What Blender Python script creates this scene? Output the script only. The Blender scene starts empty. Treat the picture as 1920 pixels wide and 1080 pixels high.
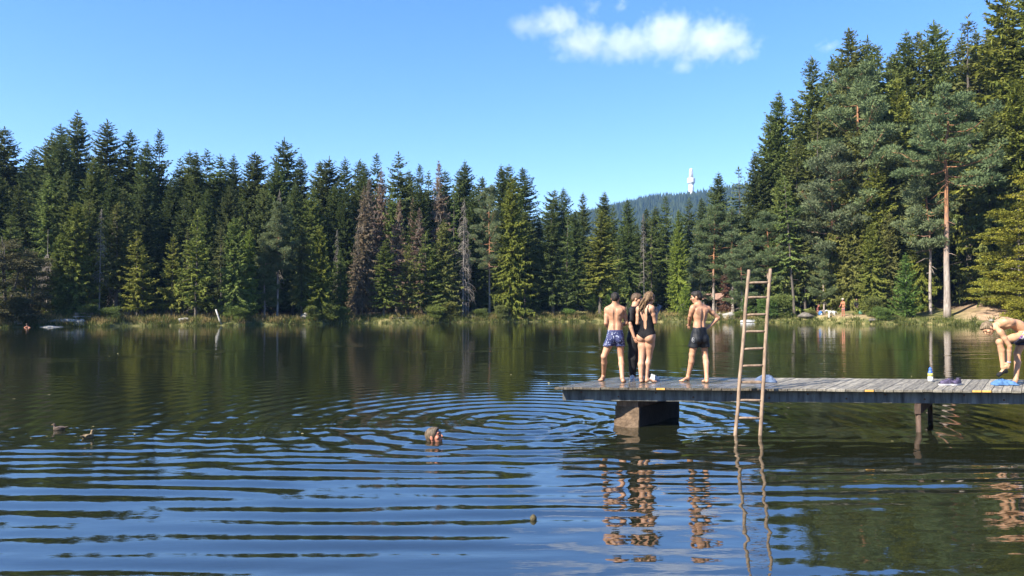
import bpy, bmesh, math, random
import numpy as np
from mathutils import Vector, Matrix
R = math.radians
sc = bpy.context.scene
col = sc.collection
F_PX, CAM_H = 1400.0, 2.05
PITCH = math.atan(34 / F_PX)
cp_, sp_ = math.cos(PITCH), math.sin(PITCH)

# ------------------------------------------------------------------ helpers
def ray(u, v):
    cx, cy = (u - 960) / F_PX, (540 - v) / F_PX
    return Vector((cx, cp_ - cy * sp_, sp_ + cy * cp_))
def P(u, v, Y):
    d = ray(u, v); t = Y / d.y
    return Vector((d.x * t, Y, CAM_H + d.z * t))
def PZ(u, v, z):
    d = ray(u, v); t = (z - CAM_H) / d.z
    return Vector((d.x * t, d.y * t, z))
def tag(o, label=None, cat=None, group=None, kind=None):
    if label: o['label'] = label
    if cat: o['category'] = cat
    if group: o['group'] = group
    if kind: o['kind'] = kind
    return o
def empty(name, loc, rz=0, scale=(1, 1, 1)):
    o = bpy.data.objects.new(name, None); col.objects.link(o)
    o.location = loc; o.rotation_euler = (0, 0, rz); o.scale = scale
    o.empty_display_size = .2
    return o
def link(name, me, mat=None, parent=None, loc=None):
    o = bpy.data.objects.new(name, me); col.objects.link(o)
    if mat is not None and not me.materials: me.materials.append(mat)
    if parent: o.parent = parent
    if loc is not None: o.location = loc
    return o
def npmesh(name, V, faces, smooth=False, tint=None):
    """faces: (n,k) int array (k = 3 or 4) or list of such arrays"""
    if not isinstance(faces, (list, tuple)): faces = [faces]
    V = np.asarray(V, np.float32)
    me = bpy.data.meshes.new(name)
    me.vertices.add(len(V)); me.vertices.foreach_set('co', V.ravel())
    loops = np.concatenate([f.ravel() for f in faces]).astype(np.int32)
    tot = np.concatenate([np.full(len(f), f.shape[1], np.int32) for f in faces])
    start = np.concatenate([[0], np.cumsum(tot)[:-1]]).astype(np.int32)
    me.loops.add(len(loops)); me.loops.foreach_set('vertex_index', loops)
    me.polygons.add(len(tot)); me.polygons.foreach_set('loop_start', start)
    me.polygons.foreach_set('loop_total', tot)
    me.polygons.foreach_set('use_smooth', np.full(len(tot), smooth, bool))
    if tint is not None:
        a = me.attributes.new('tint', 'FLOAT', 'POINT'); a.data.foreach_set('value', np.asarray(tint, np.float32))
    me.update(calc_edges=True)
    return me
class MB:
    """collects shapes into one mesh"""
    def __init__(s): s.v = []; s.f = []; s.n = 0
    def add(s, V, F):
        s.v.append(np.asarray(V, float)); s.f += [tuple(i + s.n for i in f) for f in F]; s.n += len(V); return s
    def box(s, c, d, M=None, bev=0):
        x, y, z = d[0] / 2, d[1] / 2, d[2] / 2
        b = min(bev, x * .9, y * .9, z * .9)
        if b <= 0:
            V = np.array([(i, j, k) for i in (-x, x) for j in (-y, y) for k in (-z, z)])
            F = [(0, 1, 3, 2), (4, 6, 7, 5), (0, 4, 5, 1), (2, 3, 7, 6), (0, 2, 6, 4), (1, 5, 7, 3)]
        else:
            V = []; idx = {}
            for i in (-1, 1):
                for j in (-1, 1):
                    for k in (-1, 1):
                        for a, p in enumerate(((i * x, j * (y - b), k * (z - b)), (i * (x - b), j * y, k * (z - b)), (i * (x - b), j * (y - b), k * z))):
                            idx[(i, j, k, a)] = len(V); V.append(p)
            V = np.array(V); F = []
            for s1 in (-1, 1):
                q = [(-1, -1), (1, -1), (1, 1), (-1, 1)]
                if s1 < 0: q = q[::-1]
                F.append(tuple(idx[(s1, a, c_, 0)] for a, c_ in q))
                F.append(tuple(idx[(c_, s1, a, 1)] for a, c_ in q))
                F.append(tuple(idx[(a, c_, s1, 2)] for a, c_ in q))
                for s2 in (-1, 1):
                    F.append((idx[(s1, s2, -1, 0)], idx[(s1, s2, 1, 0)], idx[(s1, s2, 1, 1)], idx[(s1, s2, -1, 1)]))
                    F.append((idx[(s1, -1, s2, 0)], idx[(s1, 1, s2, 0)], idx[(s1, 1, s2, 2)], idx[(s1, -1, s2, 2)]))
                    F.append((idx[(-1, s1, s2, 1)], idx[(1, s1, s2, 1)], idx[(1, s1, s2, 2)], idx[(-1, s1, s2, 2)]))
            for i in (-1, 1):
                for j in (-1, 1):
                    for k in (-1, 1): F.append(tuple(idx[(i, j, k, a)] for a in range(3)))
        if M is not None: V = V @ np.array(M.to_3x3()).T
        return s.add(V + np.array(c), F)
    def tube(s, pts, rad, n=8, cap=True):
        pts = [Vector(p) for p in pts]
        if not hasattr(rad, '__len__'): rad = [rad] * len(pts)
        V = []; F = []; prev = None
        for i, p in enumerate(pts):
            t = (pts[min(i + 1, len(pts) - 1)] - pts[max(i - 1, 0)]).normalized()
            if prev is None:
                a = Vector((1, 0, 0)) if abs(t.x) < .9 else Vector((0, 1, 0))
                prev = (a - t * a.dot(t)).normalized()
            else: prev = (prev - t * prev.dot(t)).normalized()
            b = t.cross(prev)
            for k in range(n):
                an = 2 * math.pi * k / n
                V.append(p + (prev * math.cos(an) + b * math.sin(an)) * rad[i])
        for i in range(len(pts) - 1):
            for k in range(n):
                F.append((i * n + k, i * n + (k + 1) % n, (i + 1) * n + (k + 1) % n, (i + 1) * n + k))
        if cap: F += [tuple(range(n))[::-1], tuple((len(pts) - 1) * n + k for k in range(n))]
        return s.add([tuple(v) for v in V], F)
    def lathe(s, prof, c=(0, 0, 0), n=16, cap=True):
        V = []; F = []
        for r, z in prof:
            for k in range(n):
                a = 2 * math.pi * k / n; V.append((c[0] + r * math.cos(a), c[1] + r * math.sin(a), c[2] + z))
        for i in range(len(prof) - 1):
            for k in range(n): F.append((i * n + k, i * n + (k + 1) % n, (i + 1) * n + (k + 1) % n, (i + 1) * n + k))
        if cap: F += [tuple(range(n))[::-1], tuple((len(prof) - 1) * n + k for k in range(n))]
        return s.add(V, F)
    def prism(s, poly, z0, z1, M=None):
        n = len(poly)
        V = [(x, y, z0) for x, y in poly] + [(x, y, z1) for x, y in poly]
        F = [tuple(range(n))[::-1], tuple(range(n, 2 * n))] + [(k, (k + 1) % n, n + (k + 1) % n, n + k) for k in range(n)]
        return s.add(V, F)
    def mesh(s, name, smooth=False):
        me = bpy.data.meshes.new(name)
        me.from_pydata([tuple(v) for v in np.concatenate(s.v)], [], s.f)
        if smooth: me.polygons.foreach_set('use_smooth', np.ones(len(me.polygons), bool))
        me.update(); return me
    def build(s, name, mat, parent=None, smooth=False, loc=None):
        return link(name, s.mesh(name, smooth), mat, parent, loc)

def value_noise(x, y, seed=0):
    """smooth 2-D value noise in 0..1 (numpy arrays)"""
    xi, yi = np.floor(x).astype(np.int64), np.floor(y).astype(np.int64)
    fx, fy = x - xi, y - yi
    fx = fx * fx * (3 - 2 * fx); fy = fy * fy * (3 - 2 * fy)
    def h(a, b):
        n = (a * 374761393 + b * 668265263 + seed * 974634541) & 0x7fffffff
        n = ((n ^ (n >> 13)) * 1274126177) & 0x7fffffff
        return ((n ^ (n >> 16)) & 0xffff) / 65535.0
    return (h(xi, yi) * (1 - fx) + h(xi + 1, yi) * fx) * (1 - fy) + (h(xi, yi + 1) * (1 - fx) + h(xi + 1, yi + 1) * fx) * fy
def fbm(x, y, seed=0, o=4):
    s = 0; a = .5
    for k in range(o): s = s + a * value_noise(x * 2 ** k, y * 2 ** k, seed + k * 7); a *= .5
    return s / (1 - .5 ** o)

# ------------------------------------------------------------------ materials
def mat(name):
    m = bpy.data.materials.new(name); m.use_nodes = True
    nt = m.node_tree; b = nt.nodes['Principled BSDF']
    return m, nt, b
def N(nt, t, **kw):
    n = nt.nodes.new(t)
    for k, v in kw.items():
        if k in n.inputs: n.inputs[k].default_value = v
        else: setattr(n, k, v)
    return n
def ramp(nt, stops, src=None):
    r = nt.nodes.new('ShaderNodeValToRGB'); e = r.color_ramp.elements
    while len(e) < len(stops): e.new(.5)
    for i, (p, c) in enumerate(stops):
        e[i].position = p; e[i].color = (*c, 1)
    if src is not None: nt.links.new(src, r.inputs[0])
    return r
def noisy(name, c1, c2, scale=8, rough=.8, bump=.2, detail=6, stretch=(1, 1, 1), spec=.3, mid=.5, bscale=None, dist=.02):
    m, nt, b = mat(name); L = nt.links.new
    tc = N(nt, 'ShaderNodeTexCoord'); mp = N(nt, 'ShaderNodeMapping'); mp.inputs['Scale'].default_value = stretch
    L(tc.outputs['Object'], mp.inputs[0])
    nz = N(nt, 'ShaderNodeTexNoise', Scale=scale, Detail=detail, Roughness=.6); L(mp.outputs[0], nz.inputs['Vector'])
    r = ramp(nt, [(mid - .18, c1), (mid + .18, c2)], nz.outputs['Fac']); L(r.outputs[0], b.inputs['Base Color'])
    b.inputs['Roughness'].default_value = rough; b.inputs['Specular IOR Level'].default_value = spec
    if bump:
        n2 = N(nt, 'ShaderNodeTexNoise', Scale=bscale or scale * 3, Detail=5); L(mp.outputs[0], n2.inputs['Vector'])
        bp = N(nt, 'ShaderNodeBump', Strength=bump, Distance=dist); L(n2.outputs['Fac'], bp.inputs['Height']); L(bp.outputs[0], b.inputs['Normal'])
    return m
def plain(name, c, rough=.6, spec=.3, **kw):
    return noisy(name, tuple(x * .82 for x in c), tuple(min(1, x * 1.15) for x in c), scale=kw.get('scale', 25), rough=rough, spec=spec, bump=kw.get('bump', .1), bscale=kw.get('bscale'))

def foliage_mat(name, transl=.3):
    """leaf colour = object colour, each spray a shade lighter or darker, yellower or bluer"""
    m, nt, b = mat(name); L = nt.links.new
    oi = N(nt, 'ShaderNodeObjectInfo'); at = N(nt, 'ShaderNodeAttribute', attribute_name='tint')
    hs = N(nt, 'ShaderNodeHueSaturation')
    mr = N(nt, 'ShaderNodeMapRange'); mr.inputs['To Min'].default_value = .62; mr.inputs['To Max'].default_value = 1.45
    L(at.outputs['Fac'], mr.inputs['Value']); L(mr.outputs[0], hs.inputs['Value'])
    mh = N(nt, 'ShaderNodeMapRange'); mh.inputs['To Min'].default_value = .515; mh.inputs['To Max'].default_value = .485
    L(at.outputs['Fac'], mh.inputs['Value']); L(mh.outputs[0], hs.inputs['Hue'])
    L(oi.outputs['Color'], hs.inputs['Color'])
    L(hs.outputs[0], b.inputs['Base Color']); b.inputs['Roughness'].default_value = .55
    b.inputs['Specular IOR Level'].default_value = .06
    tr = N(nt, 'ShaderNodeBsdfTranslucent'); L(hs.outputs[0], tr.inputs['Color'])
    mx = N(nt, 'ShaderNodeMixShader'); mx.inputs[0].default_value = transl
    L(b.outputs[0], mx.inputs[1]); L(tr.outputs[0], mx.inputs[2])
    L(mx.outputs[0], nt.nodes['Material Output'].inputs['Surface'])
    return m
M = {}
M['foliage'] = foliage_mat('needles', .36)
M['leaf'] = foliage_mat('leaves', .35)
M['bark'] = noisy('bark_grey', (.085, .07, .06), (.27, .235, .205), scale=3, stretch=(3, 3, .6), bump=.6, rough=.9, bscale=9, dist=.05)
M['bark_dark'] = noisy('bark_dark', (.04, .032, .027), (.13, .11, .09), scale=3, stretch=(3, 3, .6), bump=.5, rough=.9, bscale=9, dist=.05)
M['bark_dead'] = noisy('bark_dead', (.095, .082, .07), (.235, .205, .175), scale=4, stretch=(3, 3, .5), bump=.4, rough=.9)
def pine_bark():
    m, nt, b = mat('bark_pine'); L = nt.links.new
    tc = N(nt, 'ShaderNodeTexCoord'); sx = N(nt, 'ShaderNodeSeparateXYZ'); L(tc.outputs['Object'], sx.inputs[0])
    nz = N(nt, 'ShaderNodeTexNoise', Scale=1.6, Detail=6); mp = N(nt, 'ShaderNodeMapping'); mp.inputs['Scale'].default_value = (4, 4, 1)
    L(tc.outputs['Object'], mp.inputs[0]); L(mp.outputs[0], nz.inputs['Vector'])
    ad = N(nt, 'ShaderNodeMath', operation='MULTIPLY_ADD'); L(nz.outputs['Fac'], ad.inputs[0]); ad.inputs[1].default_value = 8; L(sx.outputs['Z'], ad.inputs[2])
    mr = N(nt, 'ShaderNodeMapRange'); mr.inputs['From Min'].default_value = 9; mr.inputs['From Max'].default_value = 15; L(ad.outputs[0], mr.inputs['Value'])
    lo = ramp(nt, [(.3, (.15, .12, .10)), (.7, (.34, .29, .25))], nz.outputs['Fac'])
    hi = ramp(nt, [(.3, (.15, .065, .03)), (.7, (.36, .17, .08))], nz.outputs['Fac'])
    mx = N(nt, 'ShaderNodeMix', data_type='RGBA'); L(mr.outputs[0], mx.inputs['Factor']); L(lo.outputs[0], mx.inputs['A']); L(hi.outputs[0], mx.inputs['B'])
    L(mx.outputs['Result'], b.inputs['Base Color']); b.inputs['Roughness'].default_value = .85
    bp = N(nt, 'ShaderNodeBump', Strength=.5, Distance=.05); L(nz.outputs['Fac'], bp.inputs['Height']); L(bp.outputs[0], b.inputs['Normal'])
    return m
M['bark_pine'] = pine_bark()

# ------------------------------------------------------------------ camera, sky, sun
cam = bpy.data.cameras.new('camera'); co = bpy.data.objects.new('camera', cam); col.objects.link(co)
co.location = (0, 0, CAM_H); co.rotation_euler = (math.pi / 2 + PITCH, 0, 0)
cam.sensor_width = 36; cam.lens = 36 * F_PX / 1920; cam.clip_end = 20000; cam.clip_start = .1
sc.camera = co
SUN = Vector((-.63, -.46, .63)).normalized()
sl = bpy.data.lights.new('sun', 'SUN'); so = bpy.data.objects.new('sun', sl); col.objects.link(so)
sl.energy = 5.0; sl.angle = R(.53); sl.color = (1, .93, .80)
so.rotation_euler = SUN.to_track_quat('Z', 'Y').to_euler(); so.location = (-20, -12, 40)
w = bpy.data.worlds.new('World'); sc.world = w; w.use_nodes = True
nt = w.node_tree; bg = nt.nodes['Background']
sky = nt.nodes.new('ShaderNodeTexSky'); sky.sky_type = 'NISHITA'; sky.sun_disc = False
sky.sun_elevation = math.asin(SUN.z); sky.sun_rotation = math.atan2(SUN.x, SUN.y)
sky.altitude = 700; sky.air_density = 1.0; sky.dust_density = .2; sky.ozone_density = 3.0
hs = nt.nodes.new('ShaderNodeHueSaturation'); hs.inputs['Saturation'].default_value = 1.45; hs.inputs['Value'].default_value = 1.0; hs.inputs['Hue'].default_value = .515
gm = nt.nodes.new('ShaderNodeGamma'); gm.inputs[1].default_value = .77; nt.links.new(sky.outputs[0], gm.inputs[0]); nt.links.new(gm.outputs[0], hs.inputs['Color']); nt.links.new(hs.outputs[0], bg.inputs[0]); bg.inputs[1].default_value = .14
sc.view_settings.view_transform = 'Standard'; sc.view_settings.look = 'None'
sc.view_settings.exposure = 1.58; sc.view_settings.gamma = 1
sc.render.engine = 'CYCLES'
sc.cycles.use_denoising = True
try: sc.cycles.denoiser = 'OPENIMAGEDENOISE'
except Exception: pass
sc.cycles.max_bounces = 6; sc.cycles.diffuse_bounces = 2; sc.cycles.glossy_bounces = 3
sc.cycles.transmission_bounces = 3; sc.cycles.volume_bounces = 1; sc.cycles.transparent_max_bounces = 6
sc.cycles.sample_clamp_indirect = 6; sc.cycles.volume_step_rate = 2; sc.cycles.caustics_reflective = False

# ------------------------------------------------------------------ shore, terrain, water
SHORE = [(-700, 60), (-300, 66), (0, 72), (150, 74), (300, 77), (450, 80), (600, 86), (760, 91), (900, 96), (1050, 98), (1200, 98),
         (1350, 96), (1450, 93), (1550, 90), (1650, 85), (1750, 82), (1850, 78), (1920, 76), (2200, 66), (2700, 52)]
sq = np.array([(u - 960) / F_PX for u, d in SHORE]); sd = np.array([d for u, d in SHORE], float)
def shore_r(th):
    """radius of the shoreline in direction th (0 = straight ahead, positive to the right)"""
    th = np.asarray(th, float)
    q = np.tan(np.clip(th, -.88, .9)); d = np.interp(q, sq, sd)
    front = d / np.cos(np.clip(th, -.88, .9))
    back = np.interp(np.abs(th), [.9, 1.4, 1.8, 2.1, math.pi], [80, 55, 24, 6, 3.2])
    w_ = np.clip((np.abs(th) - .86) / .2, 0, 1)
    return front * (1 - w_) + back * w_ + (np.sin(th * 53) * .5 + np.sin(th * 131 + 1) * .3 + np.sin(th * 23) * .6) * np.clip(front / 70, 0, 1) * (1 - w_)
def ground_h(s, th):
    """terrain height at distance s behind the waterline, in direction th"""
    s = np.asarray(s, float); q = np.tan(np.clip(th, -1.0, 1.0))
    right = np.clip((q - .42) / .22, 0, 1)
    bank = np.interp(s, [-30, -6, -1.5, 0, .5, 1.2, 3, 8], [-2.5, -1.6, -.5, -.02, .28, .5, .62, .7])
    bank = bank + .38 * np.clip((s - .5) / 1.0, 0, 1) * np.clip((q - .385) / .02, 0, 1) * np.clip((.50 - q) / .03, 0, 1)
    slope = np.where(s > 3, (s - 3), 0)
    left = np.minimum(slope * .018, 2.2)
    rgt = np.minimum(slope * .17, 8)
    return bank + left * (1 - right) + rgt * right
def gz(x, y):
    th = math.atan2(x, y); r = math.hypot(x, y)
    return float(ground_h(r - shore_r(th), th))
def sdist(x, y):
    return math.hypot(x, y) - float(shore_r(math.atan2(x, y)))

th = np.concatenate([np.linspace(-math.pi, -.95, 40)[:-1], np.linspace(-.95, .95, 620), np.linspace(.95, math.pi, 40)[1:]])
S = np.array([-30, -12, -6, -3, -1.5, -.8, -.3, 0, .2, .4, .7, 1, 1.4, 2, 2.8, 3.8, 5, 6.5, 8, 10, 12, 15, 18, 22, 27, 33, 40, 50, 65, 90, 150, 300, 700, 1500, 3600.])
TH, SS = np.meshgrid(th, S, indexing='ij')
SR = shore_r(TH); RR = np.maximum(SR + SS, SR * .05)
X, Y = RR * np.sin(TH), RR * np.cos(TH)
Z = ground_h(SS, TH) + np.where(SS > .3, (fbm(X * .35, Y * .35, 3) - .5) * np.clip(SS * .15, .12, .8), 0)
nt_, ns_ = TH.shape
i, j = np.meshgrid(np.arange(nt_ - 1), np.arange(ns_ - 1), indexing='ij')
F = np.stack([i * ns_ + j, i * ns_ + j + 1, (i + 1) * ns_ + j + 1, (i + 1) * ns_ + j], -1).reshape(-1, 4)
me = npmesh('ground', np.stack([X, Y, Z], -1).reshape(-1, 3), F, True)
q_ = np.tan(np.clip(TH, -1, 1))
sand = np.clip((q_ - .585) / .05, 0, 1) * np.clip((SS - 1.3) / .8, 0, 1) * np.clip((15 - SS + (fbm(X * .3, Y * .3, 9) - .5) * 14) / 4, 0, 1)
beach = np.clip((q_ - .40) / .02, 0, 1) * np.clip((.52 - q_) / .05, 0, 1) * np.clip((SS - .8) / .6, 0, 1) * np.clip((6 - SS) / 2, 0, 1) * .4
sand = np.maximum(sand, beach)
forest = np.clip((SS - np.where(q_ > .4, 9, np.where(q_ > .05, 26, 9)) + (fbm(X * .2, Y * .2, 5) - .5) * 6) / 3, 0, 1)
a = me.attributes.new('sand', 'FLOAT', 'POINT'); a.data.foreach_set('value', sand.ravel().astype(np.float32))
a = me.attributes.new('forest', 'FLOAT', 'POINT'); a.data.foreach_set('value', forest.ravel().astype(np.float32))
m, nt, b = mat('ground'); L = nt.links.new
tc = N(nt, 'ShaderNodeTexCoord'); nz = N(nt, 'ShaderNodeTexNoise', Scale=1.1, Detail=8, Roughness=.7); L(tc.outputs['Object'], nz.inputs['Vector'])
n2 = N(nt, 'ShaderNodeTexNoise', Scale=.25, Detail=4); L(tc.outputs['Object'], n2.inputs['Vector'])
grass = ramp(nt, [(.35, (.05, .06, .02)), (.5, (.12, .115, .042)), (.68, (.27, .215, .10))], nz.outputs['Fac'])
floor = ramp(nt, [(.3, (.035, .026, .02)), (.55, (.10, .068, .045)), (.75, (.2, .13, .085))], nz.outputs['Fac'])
sandc = ramp(nt, [(.3, (.27, .175, .11)), (.6, (.42, .29, .19)), (.8, (.5, .37, .26))], nz.outputs['Fac'])
a1 = N(nt, 'ShaderNodeAttribute', attribute_name='forest'); a2 = N(nt, 'ShaderNodeAttribute', attribute_name='sand')
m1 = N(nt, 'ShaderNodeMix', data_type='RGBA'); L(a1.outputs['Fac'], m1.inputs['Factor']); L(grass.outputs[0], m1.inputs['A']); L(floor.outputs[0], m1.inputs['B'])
m2 = N(nt, 'ShaderNodeMix', data_type='RGBA'); L(a2.outputs['Fac'], m2.inputs['Factor']); L(m1.outputs['Result'], m2.inputs['A']); L(sandc.outputs[0], m2.inputs['B'])
L(m2.outputs['Result'], b.inputs['Base Color']); b.inputs['Roughness'].default_value = .95; b.inputs['Specular IOR Level'].default_value = .1
bp = N(nt, 'ShaderNodeBump', Strength=.7, Distance=.15); L(nz.outputs['Fac'], bp.inputs['Height']); L(bp.outputs[0], b.inputs['Normal'])
tag(link('ground', me, m), kind='structure')

# water: one sheet with real ripples near the dock
def waves(x, y):
    r = np.hypot(x, y)
    wx = (fbm(x * .16, y * .16, 11, 3) - .5) * 2; wy = (fbm(x * .2 + 40, y * .2, 12, 3) - .5) * 2
    h = np.zeros_like(x)
    # long even swells running towards the camera
    near = np.clip((15.5 - r) / 5, 0, 1) * np.clip(.55 + (r - 5.5) / 5, .5, 1)
    quiet = 1 - .12 * np.clip((x - 1.2) / 1.6, 0, 1) * np.clip((11.6 - y) / 1.2, 0, 1)
    calm = quiet - .45 * np.clip((x + 1.5) / 3, 0, 1) * np.clip((9.5 - r) / 2, 0, 1)
    wl = (fbm(x * .07, y * .12, 13, 3) - .5) * 2; wm = (fbm(x * .09 + 40, y * .14, 14, 3) - .5) * 2
    for n_, (lam, sx_, st, f1, f2) in enumerate(((.37, .10, .024, .5, .2), (.44, -.03, .040, .6, .4), (.51, .03, .034, .4, .7), (.61, .10, .020, .2, .8), (.77, -.08, .012, .6, .2))):
        amp = lam * st / 6.283 * (.35 + 1.3 * fbm(x * .07 + 13 * n_, y * .30 + 3 * n_, 90 + n_, 2))
        h += amp * near * calm * np.sin(2 * math.pi / lam * (y + sx_ * x + f1 * wl + f2 * wm + .004 * x * x) + 1.7 * n_)
    # shorter cross ripples that break the bands up
    pa = np.clip((fbm(x * .35 + 5, y * .5, 71, 3) - .42) * 4, 0, 1.3); pb = np.clip((fbm(x * .4 + 25, y * .6 + 7, 72, 3) - .42) * 4, 0, 1.3)
    quiet = 1 - .8 * np.clip((x - 1.2) / 1.6, 0, 1) * np.clip((11.6 - y) / 1.2, 0, 1)
    mid = np.clip((17 - r) / 5, 0, 1) * calm * quiet
    h += .0010 * mid * pa * np.sin(2 * math.pi * (y + .42 * x + .35 * wy) / .33) + .0010 * mid * pb * np.sin(2 * math.pi * (y - .5 * x + .35 * wx) / .39)
    h += .0006 * mid * pa * np.sin(2 * math.pi * (y + .12 * x + .2 * wx) / .21)
    # rings spreading from the swimmer and the dock head
    for cx, cy, lam, A, r0, fall, sd_ in ((.15, 13.4, .54, .0108, .8, 6.5, 1), (-1.1, 11.5, .46, .0032, .3, 2.6, 2), (2.6, 12.9, .44, .0030, .3, 3.0, 3), (3.7, 12.1, .34, .0016, .2, 2.2, 4)):
        d = np.hypot(x - cx, (y - cy)) + .22 * (wx if sd_ % 2 else wy) + .22 * wm
        fr = np.clip((y - 8.2) / 3.5, .12, 1) if sd_ == 1 else 1
        h += fr * A * np.sin(2 * math.pi * d / lam) * np.exp(-np.maximum(d - r0, 0) / fall) * np.clip(d / r0, 0, 1) * (.55 + .9 * fbm(x * .3 + 9 * sd_, y * .5, 20 + sd_, 2))
    # duck wakes
    for dx_, dy_ in ((-7.47, 12.3), (-6.6, 11.62)):
        d = np.hypot(x - dx_, y - dy_)
        h += .0040 * np.sin(2 * math.pi * d / .30) * np.exp(-d / .7) * np.clip(d / .2, 0, 1)
        v = np.abs(y - dy_ - .10 * (x - dx_)); 
        h += .004 * np.clip((x - dx_) / .4, 0, 1) * np.exp(-(x - dx_).clip(0) / 2.4) * np.sin(2 * math.pi * (v - .3 * (x - dx_)) / .34) * np.exp(-((v - .28 * (x - dx_)) / .3) ** 2)
    # choppy water beside the swimmer and under the dock head
    ch = np.exp(-(((x - .6) / 1.5) ** 2 + ((y - 12.6) / 1.6) ** 2)) + .7 * np.exp(-(((x - 3.6) / 1.2) ** 2 + ((y - 12.6) / .9) ** 2)) + .7 * np.exp(-(((x - 1.6) / 1.2) ** 2 + ((y - 11.8) / .7) ** 2))
    ch = ch + 2.2 * np.exp(-(((x + .45) / .6) ** 2 + ((y - 11.5) / .4) ** 2))
    h += ch * .022 * (fbm(x * 2.6, y * 5.2, 31, 3) - .5)
    # faint breeze everywhere
    h += .0065 * (fbm(x * .8, y * 2.2, 41, 3) - .5) * np.clip(1.4 - r / 60, .45, 1)
    far = np.clip((r - 14) / 6, 0, 1) * np.clip((60 - r) / 25, 0, 1)
    h += far * .0030 * np.sin(2 * math.pi * (y + .1 * x + 1.2 * wx) / .8) * np.clip((fbm(x * .10, y * .16, 51, 3) - .40) * 4, 0, 1)
    h += np.clip((r - 25) / 10, 0, 1) * .012 * (fbm(x * .25, y * .9, 61, 3) - .5)
    dash = np.exp(-((r - 37) / 5.5) ** 2) * np.clip((fbm(x * .22, y * .5, 81, 3) - .5) * 6, 0, 1)
    h += dash * .013 * np.sin(2 * math.pi * (y + .6 * wx) / 1.0)
    return h
ths = np.concatenate([np.linspace(-math.pi, -.80, 60)[:-1], np.linspace(-.80, .80, 520), np.linspace(.80, math.pi, 60)[1:]])
rs = [1.2]
while rs[-1] < 128: rs.append(rs[-1] * (1.0040 if rs[-1] > 4.5 else 1.02))
rs = np.array([.02] + rs)
TH, RR = np.meshgrid(ths, rs, indexing='ij')
X, Y = RR * np.sin(TH), RR * np.cos(TH)
Z = waves(X, Y) * np.clip(RR / 4, 0, 1)
nt_, ns_ = TH.shape
i, j = np.meshgrid(np.arange(nt_ - 1), np.arange(ns_ - 1), indexing='ij')
F = np.stack([i * ns_ + j, i * ns_ + j + 1, (i + 1) * ns_ + j + 1, (i + 1) * ns_ + j], -1).reshape(-1, 4)
me = npmesh('water', np.stack([X, Y, Z], -1).reshape(-1, 3), F[:, ::-1], True)
m, nt, b = mat('lake_water'); L = nt.links.new
b.inputs['Base Color'].default_value = (.010, .012, .006, 1); b.inputs['Roughness'].default_value = .02
b.inputs['IOR'].default_value = 2.6
tc = N(nt, 'ShaderNodeTexCoord'); mp = N(nt, 'ShaderNodeMapping'); mp.inputs['Scale'].default_value = (.6, 1.6, 1)
L(tc.outputs['Object'], mp.inputs[0])
nz = N(nt, 'ShaderNodeTexNoise', Scale=3.5, Detail=3, Roughness=.5); L(mp.outputs[0], nz.inputs['Vector'])
bp = N(nt, 'ShaderNodeBump', Strength=.05, Distance=.05); L(nz.outputs['Fac'], bp.inputs['Height']); L(bp.outputs[0], b.inputs['Normal'])
tag(link('water', me, m), kind='structure')
# ------------------------------------------------------------------ trees
def kites(C, D, U, Ln, Wd):
    """diamond-shaped sprays: base C, direction D, sideways U, length, width"""
    n = len(C); Ln = Ln[:, None]; Wd = Wd[:, None]
    m_ = C + D * Ln * .45
    V = np.stack([C, m_ + U * Wd, C + D * Ln, m_ - U * Wd], 1).reshape(-1, 3)
    F = (np.arange(n)[:, None] * 4 + np.arange(4)[None, :])
    return V, F
def unit(a): return a / np.maximum(np.linalg.norm(a, axis=-1, keepdims=True), 1e-9)
def side_of(D, rng, roll=1.0):
    a = np.cross(D, np.array([0, 0, 1.0])); a = unit(a + 1e-6)
    b_ = np.cross(a, D); ph = rng.normal(0, roll, len(D))[:, None]
    return a * np.cos(ph) + b_ * np.sin(ph)

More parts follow.
